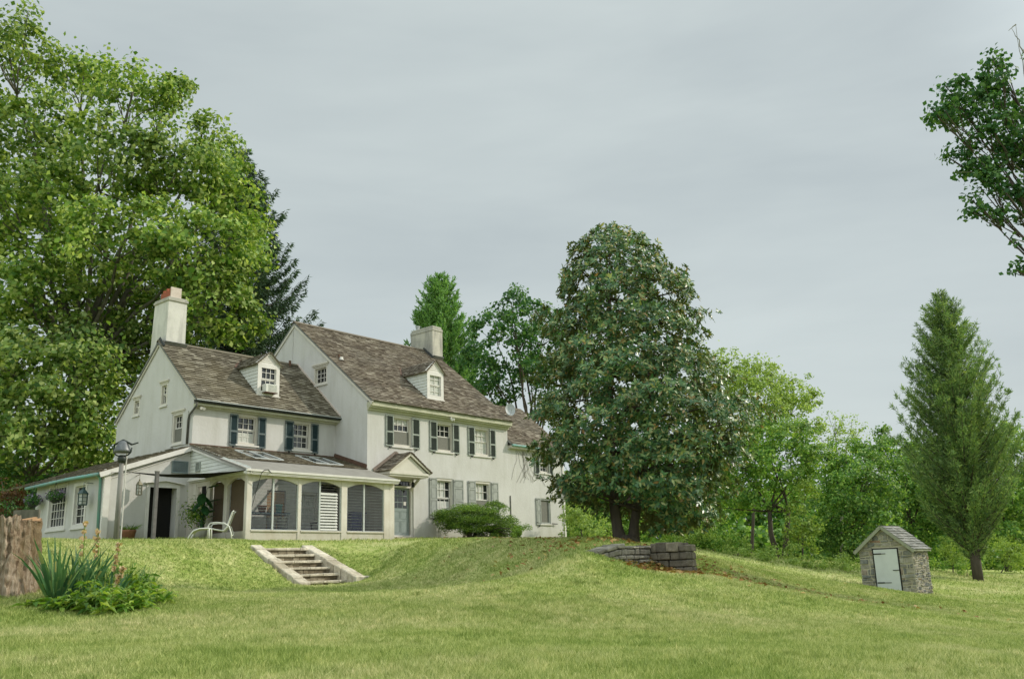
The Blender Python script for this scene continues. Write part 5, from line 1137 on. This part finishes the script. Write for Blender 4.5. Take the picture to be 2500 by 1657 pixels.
lobe_tree('sycamore_tree','lower broad sycamore with pale leaf clumps reaching down to the lean-to roof','tree',(60,1240),47,[(130,920,175,120,-3),(50,1060,170,110,-3),(225,1030,100,115,-2),(250,1120,70,70,0),(-100,950,150,180,0),(130,1150,130,70,1),(20,880,120,90,-2),(190,850,90,70,0),(-60,1120,120,100,0)],.28,.24,2.0,MT['l_syc'],MT['bark_grey'],.3,102,clump=.85,hub=(110,1000),cf=1.6,inner=.22)
lobe_tree('shade_shrub','dark green shrub mass in the shade left of the lean-to','shrub',(40,1290),44,[(20,1190,110,60,0),(80,1230,70,50,-1),(0,1250,80,50,-2)],.16,.12,1.2,MT['l_maple'],MT['bark'],.06,103,clump=.4)
lobe_tree('russet_shrub','small russet-leaved shrub between the stump and the lean-to','shrub',(18,1280),40,[(15,1225,38,42,0),(40,1200,22,20,0)],.10,.07,1.0,MT['l_red'],MT['bark'],.04,104,clump=.25)

def conifer(name,label,base,D,apex,prof,mat,bark,tr,seed,whorl=.55,droop=.0,rise=.0,needle=(.16,.03),dens=60,hangl=0.0,group=None,spray=.35,tuft=1.0,azn=9,bend=.0,clq=0):
    """prof: list of (fraction of height, radius m) ; branches in whorls carrying needle sprays"""
    rg=np.random.default_rng(seed); b=at(*base,D); b[2]=gz(b[0],b[1])-.1; top=at(*apex,D); H=top[2]-b[2]
    t=empty(name,b,label,'tree',group); k=MB(); ctr=lambda f: b+(top-b)*f
    k.tube([ctr(f) for f in np.linspace(-.01,1,12)],[tr*(1-f)**.9+.012 for f in np.linspace(0,1,12)],9); PP=[];DD_=[]
    z=prof[0][0]*H; fr=[p[0] for p in prof]; ra_=[p[1] for p in prof]
    while z<H*.995:
        f=z/H; r=np.interp(f,fr,ra_); nb=max(4,int(azn*(.6+.4*min(1,r/2)))); a0=rg.random()*6.28
        for i in range(nb):
            az=a0+6.283*i/nb+rg.normal(0,.25); rl=r*(.55+.55*rg.random()); el=rise*(1-.3*f)+rg.normal(0,.14); hd=np.array([math.cos(az),math.sin(az),0]); p0=ctr(f+rg.normal(0,.004)); pts=[p0]; n=6
            for j in range(1,n+1):
                q=j/n; pts.append(p0+hd*rl*q+np.array([0,0,rl*(el*q-droop*math.sin(q*2.2)*.55+bend*q*q)]))
            k.tube(pts,[max(.008,tr*.22*(1-f*.6)*(1-j/(n+.5))) for j in range(n+1)],5,cap=False)
            m=int(dens*rl*(.7+.6*rg.random())); q=rg.random(m)**.7; q=np.clip(np.round(q*clq)/clq+rg.normal(0,.028,m),0,.999) if clq else q; ii=np.minimum((q*n).astype(int),n-1); pa=np.array(pts); loc=q*n-ii
            P=pa[ii]+(pa[ii+1]-pa[ii])*loc[:,None]; tang=pa[ii+1]-pa[ii]; tang/=np.linalg.norm(tang,axis=1)[:,None]+1e-9
            sw=spray*(1-q*.6)*min(1,.4+rl*.3); side=np.cross(tang,[0,0,1]); P=P+side*(rg.normal(0,.5,m)*sw)[:,None]+tang*(rg.random(m)*.1)[:,None]; P[:,2]+=rg.normal(0,.12*tuft,m)*sw-hangl*rg.random(m)*sw*2
            d=tang*.8+side*rg.normal(0,.6,(m,1))+rg.normal(0,.35*tuft,(m,3)); d[:,2]-=hangl*1.2; d[:,2]+=rise*.4; PP.append(P);DD_.append(d)
        z+=whorl*(.75+.5*rg.random())*(1-.35*f)
    k.build('trunk',bark,t,smooth=True); P=np.concatenate(PP); d=np.concatenate(DD_); d/=np.linalg.norm(d,axis=1)[:,None]+1e-9
    n=len(P); s=np.cross(d,rg.normal(0,1,(n,3))); s/=np.linalg.norm(s,axis=1)[:,None]+1e-9; L=(needle[0]*(.6+.8*rg.random(n)))[:,None]; W=(needle[1]*(.7+.6*rg.random(n)))[:,None]
    np_mesh('crown',np.stack([P-s*W*.3,P+d*L*.5-s*W*.5,P+d*L,P+d*L*.5+s*W*.5],1),4,mat,t); return t
conifer('spruce_tree','dark drooping spruce with long bare-tipped branches behind the sycamore','' or (585,1150),60,(592,355),[(.10,6.0),(.35,5.6),(.62,4.6),(.85,2.4),(1,.15)],MT['n_spruce'],MT['bark'],.38,111,whorl=.75,droop=.55,bend=.55,needle=(.34,.085),dens=80,hangl=.75,spray=.55)
conifer('redwood_tree','feathery pale green conical conifer rising behind the main chimney',(1085,1290),78,(1074,672),[(.05,4.6),(.35,4.2),(.58,3.3),(.79,2.3),(.91,1.35),(.97,.6),(1,.1)],MT['n_red'],MT['bark'],.4,112,whorl=.62,rise=.55,bend=.45,needle=(.40,.12),dens=60,spray=.9,tuft=1.6)
conifer('white_pine','tall dark pine with upswept branches standing right of the stone hut',(2388,1416),45,(2297,716),[(.075,.5),(.095,1.5),(.17,2.6),(.27,3.0),(.42,2.8),(.52,2.4),(.66,1.8),(.82,1.25),(.92,.7),(1,.1)],MT['n_pine'],MT['bark'],.24,113,whorl=.30,rise=.5,bend=.5,needle=(.21,.036),dens=155,spray=.62,tuft=1.9,azn=8,clq=7)

# deciduous trees behind the house and along the lawn edge
GRP='trees along the far edge of the lawn'
lobe_tree('maple_tree','dark green open-crowned tree between the house and the magnolia','tree',(1300,1290),62,[(1250,745,48,45,0),(1300,740,30,30,1),(1205,790,50,50,2),(1260,810,75,55,-2),(1325,800,55,60,0),(1185,865,62,60,0),(1265,880,80,60,-1),(1345,880,60,80,1),(1210,940,70,45,1),(1340,980,45,70,0),(1175,930,45,40,2),(1300,905,60,50,3),(1370,790,40,60,2),(1375,1080,40,80,1),(1225,985,30,28,0)],.26,.22,1.2,MT['l_maple'],MT['bark'],.26,121,clump=.65,hub=(1300,900),inner=.08)
lobe_tree('lawn_tree','tall pale yellow-green tree rising behind the right side of the magnolia','tree',(1830,1330),70,[(1755,905,50,60,0),(1800,930,60,50,1),(1850,900,48,45,0),(1840,960,90,70,-2),(1900,950,60,55,0),(1945,985,45,55,1),(1740,970,60,70,0),(1890,1020,80,60,-1),(1970,1040,42,45,0),(1990,965,16,30,1),(1760,1060,90,80,0)],.22,.15,1.15,MT['l_pale'],MT['bark'],.13,122,GRP,clump=.55,inner=.06)
lobe_tree('lawn_tree','mid-green spreading tree with a forked leaning trunk left of the stone hut','tree',(1905,1352),48,[(1925,1075,85,52,0),(1860,1065,70,50,1),(1800,1125,90,60,0),(1895,1130,100,60,-1),(1975,1110,50,55,0),(1770,1205,95,60,1),(1850,1210,70,50,0),(1720,1165,60,55,1),(1960,1165,40,40,-1),(1700,1240,60,50,1)],.17,.12,1.6,MT['l_mid'],MT['bark'],.15,123,GRP,clump=.5,hub=(1900,1130),stems=2,inner=.08)
lobe_tree('lawn_tree','light green leafy sapling wrapped around the trunk of the forked tree','tree',(1955,1360),46.5,[(1965,1210,32,45,0),(1955,1270,38,50,0),(1950,1320,45,40,0),(1985,1290,26,36,0)],.14,.10,1.0,MT['l_shrub'],MT['bark'],.05,124,GRP,clump=.35)
lobe_tree('lawn_tree','thin wispy pale tree on the skyline right of the yellow-green tree','tree',(2050,1330),74,[(2035,1035,34,34,0),(2070,1065,36,30,0),(2030,1095,50,40,0),(2090,1045,20,26,1)],.2,.12,.42,MT['l_pale'],MT['bark_grey'],.16,125,GRP,clump=.5,inner=.02)
lobe_tree('lawn_tree','broad deep green tree directly behind the stone hut','tree',(2085,1375),62,[(2085,1120,75,50,0),(2125,1095,45,40,1),(2040,1165,60,55,0),(2110,1185,85,60,-2),(2050,1245,75,55,-1),(2120,1270,80,55,-2),(2020,1310,55,50,0),(2090,1330,90,50,-1)],.2,.15,1.8,MT['l_far'],MT['bark'],.22,126,GRP,clump=.6)
lobe_tree('lawn_tree','dense green tree between the stone hut and the pine','tree',(2215,1380),66,[(2205,1110,60,45,0),(2165,1075,26,34,1),(2260,1130,60,50,0),(2210,1180,85,65,-2),(2280,1210,70,60,0),(2215,1265,90,60,-1),(2290,1290,70,55,0),(2230,1345,95,45,-1),(2320,1150,60,60,1)],.2,.15,1.8,MT['l_far'],MT['bark'],.22,127,GRP,clump=.6)
lobe_tree('lawn_tree','green tree behind the pine at the right edge of the view','tree',(2460,1385),64,[(2425,1085,60,60,0),(2485,1110,60,70,0),(2440,1190,80,70,-1),(2510,1220,80,90,0),(2450,1290,80,60,-1),(2380,1290,60,60,0),(2530,1330,70,60,0)],.2,.15,1.7,MT['l_mid'],MT['bark'],.22,128,GRP,clump=.6)
lobe_tree('lawn_tree','sunny green tree low behind the magnolia trunks','tree',(1560,1330),66,[(1440,1230,70,60,0),(1520,1200,70,70,0),(1620,1210,90,80,0),(1480,1290,80,50,-2),(1590,1290,80,50,-2),(1690,1270,80,60,-1),(1400,1280,40,50,0)],.2,.15,1.7,MT['l_mid'],MT['bark'],.2,129,GRP,clump=.6)
# shrubs
SG='shrubs along the far lawn edge'
for i,(x,y,D,lb,mt,L,label) in enumerate([
 (1425,1322,47,[(1425,1280,42,42,0),(1400,1255,26,30,0)],'l_pale',.12,'pale frothy shrub just right of the house end'),
 (1475,1322,44,[(1478,1296,34,30,0)],'l_pale',.12,'small pale shrub seen left of the magnolia trunks'),
 (1665,1345,44,[(1660,1300,52,42,0),(1700,1290,40,45,0)],'l_shrub',.12,'light shrub behind the end of the brown stone wall'),
 (1745,1358,44,[(1745,1310,48,50,0),(1725,1340,30,22,0)],'l_mid',.12,'dense green shrub right of the brown stone wall'),
 (1800,1366,43,[(1805,1335,44,34,0)],'l_shrub',.11,'light green shrub left of the rusty-tipped bush'),
 (1870,1380,42,[(1870,1360,40,24,0),(1880,1345,20,16,0)],'l_shrub',.10,'round yellow-tinted bush at the foot of the forked tree'),
 (1940,1388,43,[(1935,1370,40,22,0)],'l_pale',.10,'low pale shrub right of the forked tree'),
 (1995,1394,42,[(1990,1375,36,22,0)],'l_shrub',.10,'low light green shrub two shrubs left of the hut'),
 (2048,1400,43,[(2045,1380,40,22,0),(2070,1372,20,20,0)],'l_pale',.10,'tall weedy shrub touching the left side of the hut'),
 (2325,1390,49,[(2328,1352,42,38,0)],'l_shrub',.09,'neat rounded willow bush right of the hut'),
 (2360,1408,47,[(2362,1388,34,22,0)],'l_mid',.11,'low bush left of the pine trunk'),
 (2440,1400,52,[(2450,1350,50,45,0),(2490,1365,40,36,0)],'l_shrub',.12,'bright shrub right of the pine trunk'),
 (2290,1400,50,[(2282,1385,30,18,0)],'l_mid',.10,'low ground shrub between hut and rounded bush')]):
    lobe_tree('shrub',label,'shrub',(x,y),D,lb,L,L*.6,1.1,MT[mt],MT['bark'],.035,140+i,SG,clump=.28,twig=False)
# belt of far woodland filling the gaps (one mass)
rg=np.random.default_rng(55); PP=[];NB=[]
for i in range(130):
    Rr=-75+150*(i//2)/64+rg.normal(0,1.2); D=96+rg.normal(0,5)+(i%2)*6; xy=rd(Rr,D); g=gz(*xy); hgt=(9 if Rr>-14 else 12)+rg.normal(0,1.2)-(4 if i%4==0 else 0)
    c=np.array([*xy,g+hgt*.45]); P,nb,_=lobe_points(c,np.array([3.6,3.6,hgt*.55]),1500,rg,60,1.0,inner=.1,low=-1); PP.append(P);NB.append(nb)
tag(np_mesh('woodland',leaves(np.concatenate(PP),.55,.42,rg,nb=np.concatenate(NB),nw=.7,up=.4),4,MT['l_far']),kind='stuff')

# magnolia ------------------------------------------------------------
MD=25.5; mb_=at(1520,1324,MD); mb_[2]=gz(mb_[0],mb_[1])-.1; mag=empty('magnolia_tree',mb_,'large glossy-leaved magnolia with two trunks and rust-backed leaves in front of the house','tree'); rg=np.random.default_rng(77)
prof=[(556,1452,1500),(575,1432,1562),(600,1405,1580),(634,1377,1620),(676,1366,1656),(739,1346,1692),(791,1337,1714),(844,1328,1726),(900,1324,1742),(960,1321,1786),(1000,1320,1824),(1040,1324,1840),(1080,1334,1818),(1140,1352,1790),(1190,1362,1768),(1230,1392,1752),(1275,1470,1735),(1305,1590,1705)]
ys_=np.array([p[0] for p in prof],float); xl=np.array([p[1] for p in prof],float); xr=np.array([p[2] for p in prof],float); s=px_m(MD)
nR=8000; RP=[]; RN=[]
while len(RP)<nR:
    y=rg.uniform(552,1308); hw=(np.interp(y,ys_,xr)-np.interp(y,ys_,xl))/2
    if rg.random()>hw/260: continue
    xc=(np.interp(y,ys_,xr)+np.interp(y,ys_,xl))/2; az=rg.random()*6.283; 
    lumps=1.0+.06*math.sin(3*az+y*.021)+.10*math.sin(5*az-y*.035)+.09*math.sin(7*az+y*.07)+.05*math.sin(13*az-y*.11)
    rr=(1-abs(rg.normal(0,.12)))*lumps if rg.random()<.78 else rg.uniform(.25,.95)
    if math.sin(y*.062+2*az+1.5*math.sin(az*3))>.58 and rr>.84: continue
    p0=at(xc,y,MD); p=p0+np.array([*(RT*math.cos(az)+FW*math.sin(az)),0])*rr*hw*s
    xi=xc+math.cos(az)*hw*rr
    if y>(1232+28*math.sin(az*4+1) if xi<1585 else 1300): continue
    RP.append(p); o=np.array([*(RT*math.cos(az)+FW*math.sin(az)),.35+.6*(1-(y-552)/733)]); RN.append(o/np.linalg.norm(o))
RP=np.array(RP);RN=np.array(RN); V=[]
for i in range(len(RP)):
    o=RN[i]+rg.normal(0,.35,3); o/=np.linalg.norm(o); u=np.cross(o,[.3,.2,1]); u/=np.linalg.norm(u); v=np.cross(o,u); m_=int(rg.integers(6,10)); a=np.arange(m_)*2.399+rg.random()*6
    d=(u[None]*np.cos(a)[:,None]+v[None]*np.sin(a)[:,None])*.95+o*(.25+.55*rg.random(m_))[:,None]; d[:,2]-=.28; d/=np.linalg.norm(d,axis=1)[:,None]
    P=RP[i]+rg.normal(0,.02,(m_,3)); L=.150*(.65+.6*rg.random(m_))[:,None]; W=L*.40; s2=np.cross(d,o[None]); s2/=np.linalg.norm(s2,axis=1)[:,None]+1e-9; nn_=np.cross(s2,d)
    V.append(np.stack([P,P+d*L*.38+s2*W*.5+nn_*W*.08,P+d*L*.72+s2*W*.36+nn_*W*.05,P+d*L-nn_*L*.12,P+d*L*.72-s2*W*.36+nn_*W*.05,P+d*L*.38-s2*W*.5+nn_*W*.08],1))
np_mesh('crown',np.concatenate(V),6,MT['l_mag'],mag)
k=MB(); tb=at(1520,1326,MD)
a1=[at(1520,1330,MD),at(1508,1290,MD),at(1500,1240,MD),at(1494,1150,MD),at(1490,1000,MD),at(1488,800,MD),at(1488,620,MD)]
a2=[at(1545,1330,MD),at(1548,1280,MD+.1),at(1556,1230,MD+.1),at(1570,1120,MD+.2),at(1590,980,MD+.3),at(1600,820,MD+.3)]
a1[0][2]=a2[0][2]=mb_[2]-.2
k.tube(a1,[.25,.155,.135,.12,.10,.07,.02],10); k.tube(a2,[.21,.13,.115,.10,.07,.03],10); k.tube([at(1530,1332,MD),at(1530,1305,MD)],[.42,.25],10)
for i in range(46):
    y=rg.uniform(640,1210); st=at(np.interp(y,[560,1330],[1488,1510]) if i%2 else np.interp(y,[800,1330],[1600,1548]),y+40,MD); q=RP[np.argmin(abs((RP-st)[:,2]-rg.uniform(.0,.8))+rg.random(len(RP))*2)]
    limb(k,st,q,.05,.012,rg,5,.08)
k.build('trunk',MT['bark'],mag,smooth=True)

# maple hanging in from the right edge
MPD=24.0
lobe_tree('maple_tree','dark maple whose leafy boughs hang into the sky at the right edge','tree',(2860,1560),MPD,[(2435,150,30,30,0),(2400,205,48,42,0),(2330,235,55,40,.3),(2300,275,36,28,-.3),(2360,280,70,45,0),(2450,255,60,50,.4),(2420,330,75,45,0),(2490,340,50,60,0),(2385,395,55,45,.2),(2450,410,60,40,.5),(2392,455,45,40,0),(2385,500,30,30,0),(2455,475,35,35,.2),(2435,520,22,26,0),(2490,470,25,26,0),(2488,530,18,22,0),(2490,650,22,24,0),(2480,590,10,14,0),
 (2600,180,90,90,.5),(2600,380,90,100,0),(2690,560,80,80,1),(2740,280,90,100,1),(2700,720,90,90,3),(2790,900,110,100,3),(2850,620,110,120,3)],.14,.13,1.7,MT['l_maple'],MT['bark'],.12,131,clump=.36,hub=(2800,400),inner=.12,up=.6,rs=1.12)
k=MB(); rg=np.random.default_rng(9)
for (x0,y0,x1,y1) in ((2520,330,2400,270),(2520,290,2430,255),(2500,420,2310,300),(2510,240,2480,60),(2480,60,2462,75),(2500,130,2470,70),(2390,340,2322,300),(2390,420,2330,420),(2400,380,2350,350),(2500,590,2470,580)): limb(k,at(x0,y0,MPD),at(x1,y1,MPD),.02,.005,rg,6,.08)
tag(k.build('dead_twigs',MT['bark_pale'],bpy.data.objects['maple_tree.001']))

# weeping bush in front of the house
bD=float(to_rd(np.array([[4.7,-2.0]]))[1][0]); rg=np.random.default_rng(31); bb=np.array([4.15,-1.9,gz(4.15,-1.9)]); bush=empty('weeping_maple',bb,'low spreading weeping bush with layered dark green foliage in front of the ground-floor windows','bush'); s=px_m(bD)
PP=[];NB=[]; pads=[]
for (x,y,rx,ry) in [(1125,1238,55,10),(1180,1240,40,9),(1085,1250,35,9),(1160,1252,65,11),(1095,1265,45,10),(1205,1262,38,10),(1075,1258,22,8),(1140,1270,60,10),(1190,1275,50,10),(1235,1270,32,10),(1110,1282,40,9),(1250,1285,28,9),(1215,1288,48,9),(1160,1288,55,9),(1262,1296,18,8),(1090,1280,16,14),(1235,1300,34,8),(1180,1300,26,7),(1145,1298,18,8),(1255,1308,16,6),(1205,1232,22,6)]:
    for q in range(5):
        dd=rg.normal(0,.55); c=at(x+rg.normal(0,rx*.45),y+rg.normal(0,4),bD+dd); r=np.array([rx*s*.62,rx*s*.62,ry*s*1.0]); n=int(420*rx/40)
        g=rg.normal(0,1,(n,3)); g/=np.linalg.norm(g,axis=1)[:,None]; g*=(rg.random(n)**.45)[:,None]; P=c+g*r; P[:,2]-=.55*((g[:,0]**2+g[:,1]**2))*r[0]*.35; PP.append(P); NB.append(np.tile([0,0,.6],(n,1))); pads.append(c)
np_mesh('crown',leaves(np.concatenate(PP),.085,.03,rg,nb=np.concatenate(NB),nw=.7,up=.7,hang=.3),4,MT['l_bush'],bush)
k=MB(); k.tube([bb-np.array([0,0,.1]),bb+[.03,0,.3],bb+[-.05,0,.55]],[.13,.11,.08],9); k.tube([bb+[.25,.05,-.1],bb+[.5,.1,.25],bb+[.95,.1,.5]],[.10,.08,.05],8)
for c in pads[::4]: limb(k,bb+[.0,0,.5] if c[0]<bb[0]+.4 else bb+[.7,.1,.42],c,.035,.01,rg,4,.1)
k.build('trunk',MT['bark'],bush,smooth=True)
# pale stones along the wall foot behind the bush
for i,x in enumerate([5.0,5.35,5.75,6.1,6.5,6.9,7.2]):
    k=MB(); w_=.16+.05*math.sin(i*2.1); c=np.array([x,-.9+.15*math.sin(i*1.7),0]); c[2]=gz(c[0],c[1]); n=9
    k.lathe(c,[(w_,-.05),(w_*1.1,.05),(w_*.85,.13),(w_*.4,.18)],8)
    o=k.build('edging_stone',MT['stepstone'],None,loc=c); o.scale=(1.25,.8,1); o.rotation_euler[2]=i*.7; tag(o,['pale edging stone at the left end of the row under the bush','rounded pale edging stone, second in the row under the bush','small pale edging stone third in the row under the bush','pale edging stone in the middle of the row under the bush','pale edging stone just right of the middle of the row under the bush','pale edging stone, last but one of the row under the bush','pale edging stone at the right end of the row under the bush'][i],'stone','edging stones under the bush')

# fallen leaves
rg=np.random.default_rng(61); P=[]
def scatter(x,y,D,rx,rz,n):
    c=at(x,y,D)[:2]; return c+rg.normal(0,1,(n,1))*rx*RT+rg.normal(0,1,(n,1))*rz*FW
fl=np.concatenate([scatter(1640,1392,21.8,.45,.35,420),scatter(1560,1385,21.6,1.6,.5,170),scatter(1720,1395,22.5,1.6,1.2,200),scatter(1850,1410,24,2.6,1.6,150),scatter(1460,1350,23.2,1.4,.6,130),scatter(1400,1326,26,1.2,.8,150),scatter(1290,1326,28,1.3,1.2,60)])
z=ground(fl); Pf=np.c_[fl,z+.035+.03*rg.random(len(fl))]
tag(np_mesh('fallen_leaves',leaves(Pf,.15,.075,rg,nw=.35,up=1.0),4,MT['fallen']),kind='stuff')

# ------------------------------------------------------------------ light, sky, camera
SUN=np.array([1.35,-1.0,1.12]); SUN/=np.linalg.norm(SUN)
ld=bpy.data.lights.new('sun','SUN'); ld.energy=3.3; ld.angle=R_(1.0); ld.color=(1,.93,.80)
so=bpy.data.objects.new('sun',ld); COL.objects.link(so); so.rotation_euler=Vector(tuple(SUN)).to_track_quat('Z','Y').to_euler(); so.location=(20,-20,30)
w=bpy.data.worlds.new('World'); SC.world=w; w.use_nodes=True; nt=w.node_tree; nt.nodes.clear()
ow=nt.nodes.new('ShaderNodeOutputWorld'); bg=nt.nodes.new('ShaderNodeBackground'); st=nt.nodes.new('ShaderNodeTexSky'); st.sky_type='NISHITA'; st.sun_disc=False
st.sun_elevation=math.asin(SUN[2]); st.sun_rotation=math.atan2(SUN[0],SUN[1]); st.air_density=1.0; st.dust_density=2.5; st.ozone_density=1.0
tc=nt.nodes.new('ShaderNodeTexCoord'); mp=nt.nodes.new('ShaderNodeMapping'); mp.inputs['Scale'].default_value=(1.0,1.0,4.5); mp.inputs['Rotation'].default_value=(0.10,.05,.6); nt.links.new(tc.outputs['Generated'],mp.inputs['Vector'])
n1=N(nt,'ShaderNodeTexNoise',Scale=1.6,Detail=5.0,Roughness=.5,Distortion=.3); nt.links.new(mp.outputs['Vector'],n1.inputs['Vector'])
veil=ramp(nt,[(.34,(5.6,6.3,6.4)),(.64,(7.0,7.75,7.65))],n1.outputs['Fac'])          # thin high overcast
sx=nt.nodes.new('ShaderNodeSeparateXYZ'); nt.links.new(tc.outputs['Generated'],sx.inputs[0])
mr_=nt.nodes.new('ShaderNodeMapRange'); mr_.interpolation_type='SMOOTHSTEP'; nt.links.new(sx.outputs['Z'],mr_.inputs['Value'])
for k_,v_ in zip(('From Min','From Max','To Min','To Max'),(.57,1.0,1.0,2.7)): mr_.inputs[k_].default_value=v_
vm=nt.nodes.new('ShaderNodeVectorMath'); vm.operation='DOT_PRODUCT'; nt.links.new(tc.outputs['Generated'],vm.inputs[0]); vm.inputs[1].default_value=tuple(SUN)
mr2=nt.nodes.new('ShaderNodeMapRange'); mr2.interpolation_type='SMOOTHSTEP'; nt.links.new(vm.outputs['Value'],mr2.inputs['Value'])
for k_,v_ in zip(('From Min','From Max','To Min','To Max'),(.72,1.0,0.0,1.2)): mr2.inputs[k_].default_value=v_
ad=nt.nodes.new('ShaderNodeMath'); nt.links.new(mr_.outputs[0],ad.inputs[0]); nt.links.new(mr2.outputs[0],ad.inputs[1])
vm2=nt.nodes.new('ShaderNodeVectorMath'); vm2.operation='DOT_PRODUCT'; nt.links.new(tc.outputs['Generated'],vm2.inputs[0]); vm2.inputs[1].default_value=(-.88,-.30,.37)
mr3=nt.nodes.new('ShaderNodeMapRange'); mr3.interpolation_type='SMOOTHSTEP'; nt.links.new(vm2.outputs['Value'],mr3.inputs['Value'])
for k_,v_ in zip(('From Min','From Max','To Min','To Max'),(.30,1.0,0.0,1.15)): mr3.inputs[k_].default_value=v_      # added brightening of the unseen western sky, lifts the shaded west walls
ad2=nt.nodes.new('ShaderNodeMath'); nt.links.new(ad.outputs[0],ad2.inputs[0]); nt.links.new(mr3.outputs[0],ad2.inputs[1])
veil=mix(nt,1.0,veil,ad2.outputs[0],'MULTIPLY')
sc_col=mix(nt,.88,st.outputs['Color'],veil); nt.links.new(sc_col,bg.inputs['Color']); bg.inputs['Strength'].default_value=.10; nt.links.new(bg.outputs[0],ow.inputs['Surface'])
cd=bpy.data.cameras.new('camera'); cd.sensor_width=36; cd.sensor_fit='HORIZONTAL'; cd.lens=F_/2500*36; cd.clip_end=8000; cd.clip_start=.1
co=bpy.data.objects.new('camera',cd); COL.objects.link(co); Rm=H_@M_
co.matrix_world=Matrix([[*Rm[0],CAM[0]],[*Rm[1],CAM[1]],[*Rm[2],CAM[2]],[0,0,0,1]]); SC.camera=co
vs=SC.view_settings; vs.view_transform='Standard'; vs.look='None'; vs.exposure=-0.08; vs.gamma=1.0; vs.use_curve_mapping=False
SC.render.resolution_x=1024; SC.render.resolution_y=678
SC.cycles.max_bounces=8; SC.cycles.transparent_max_bounces=24
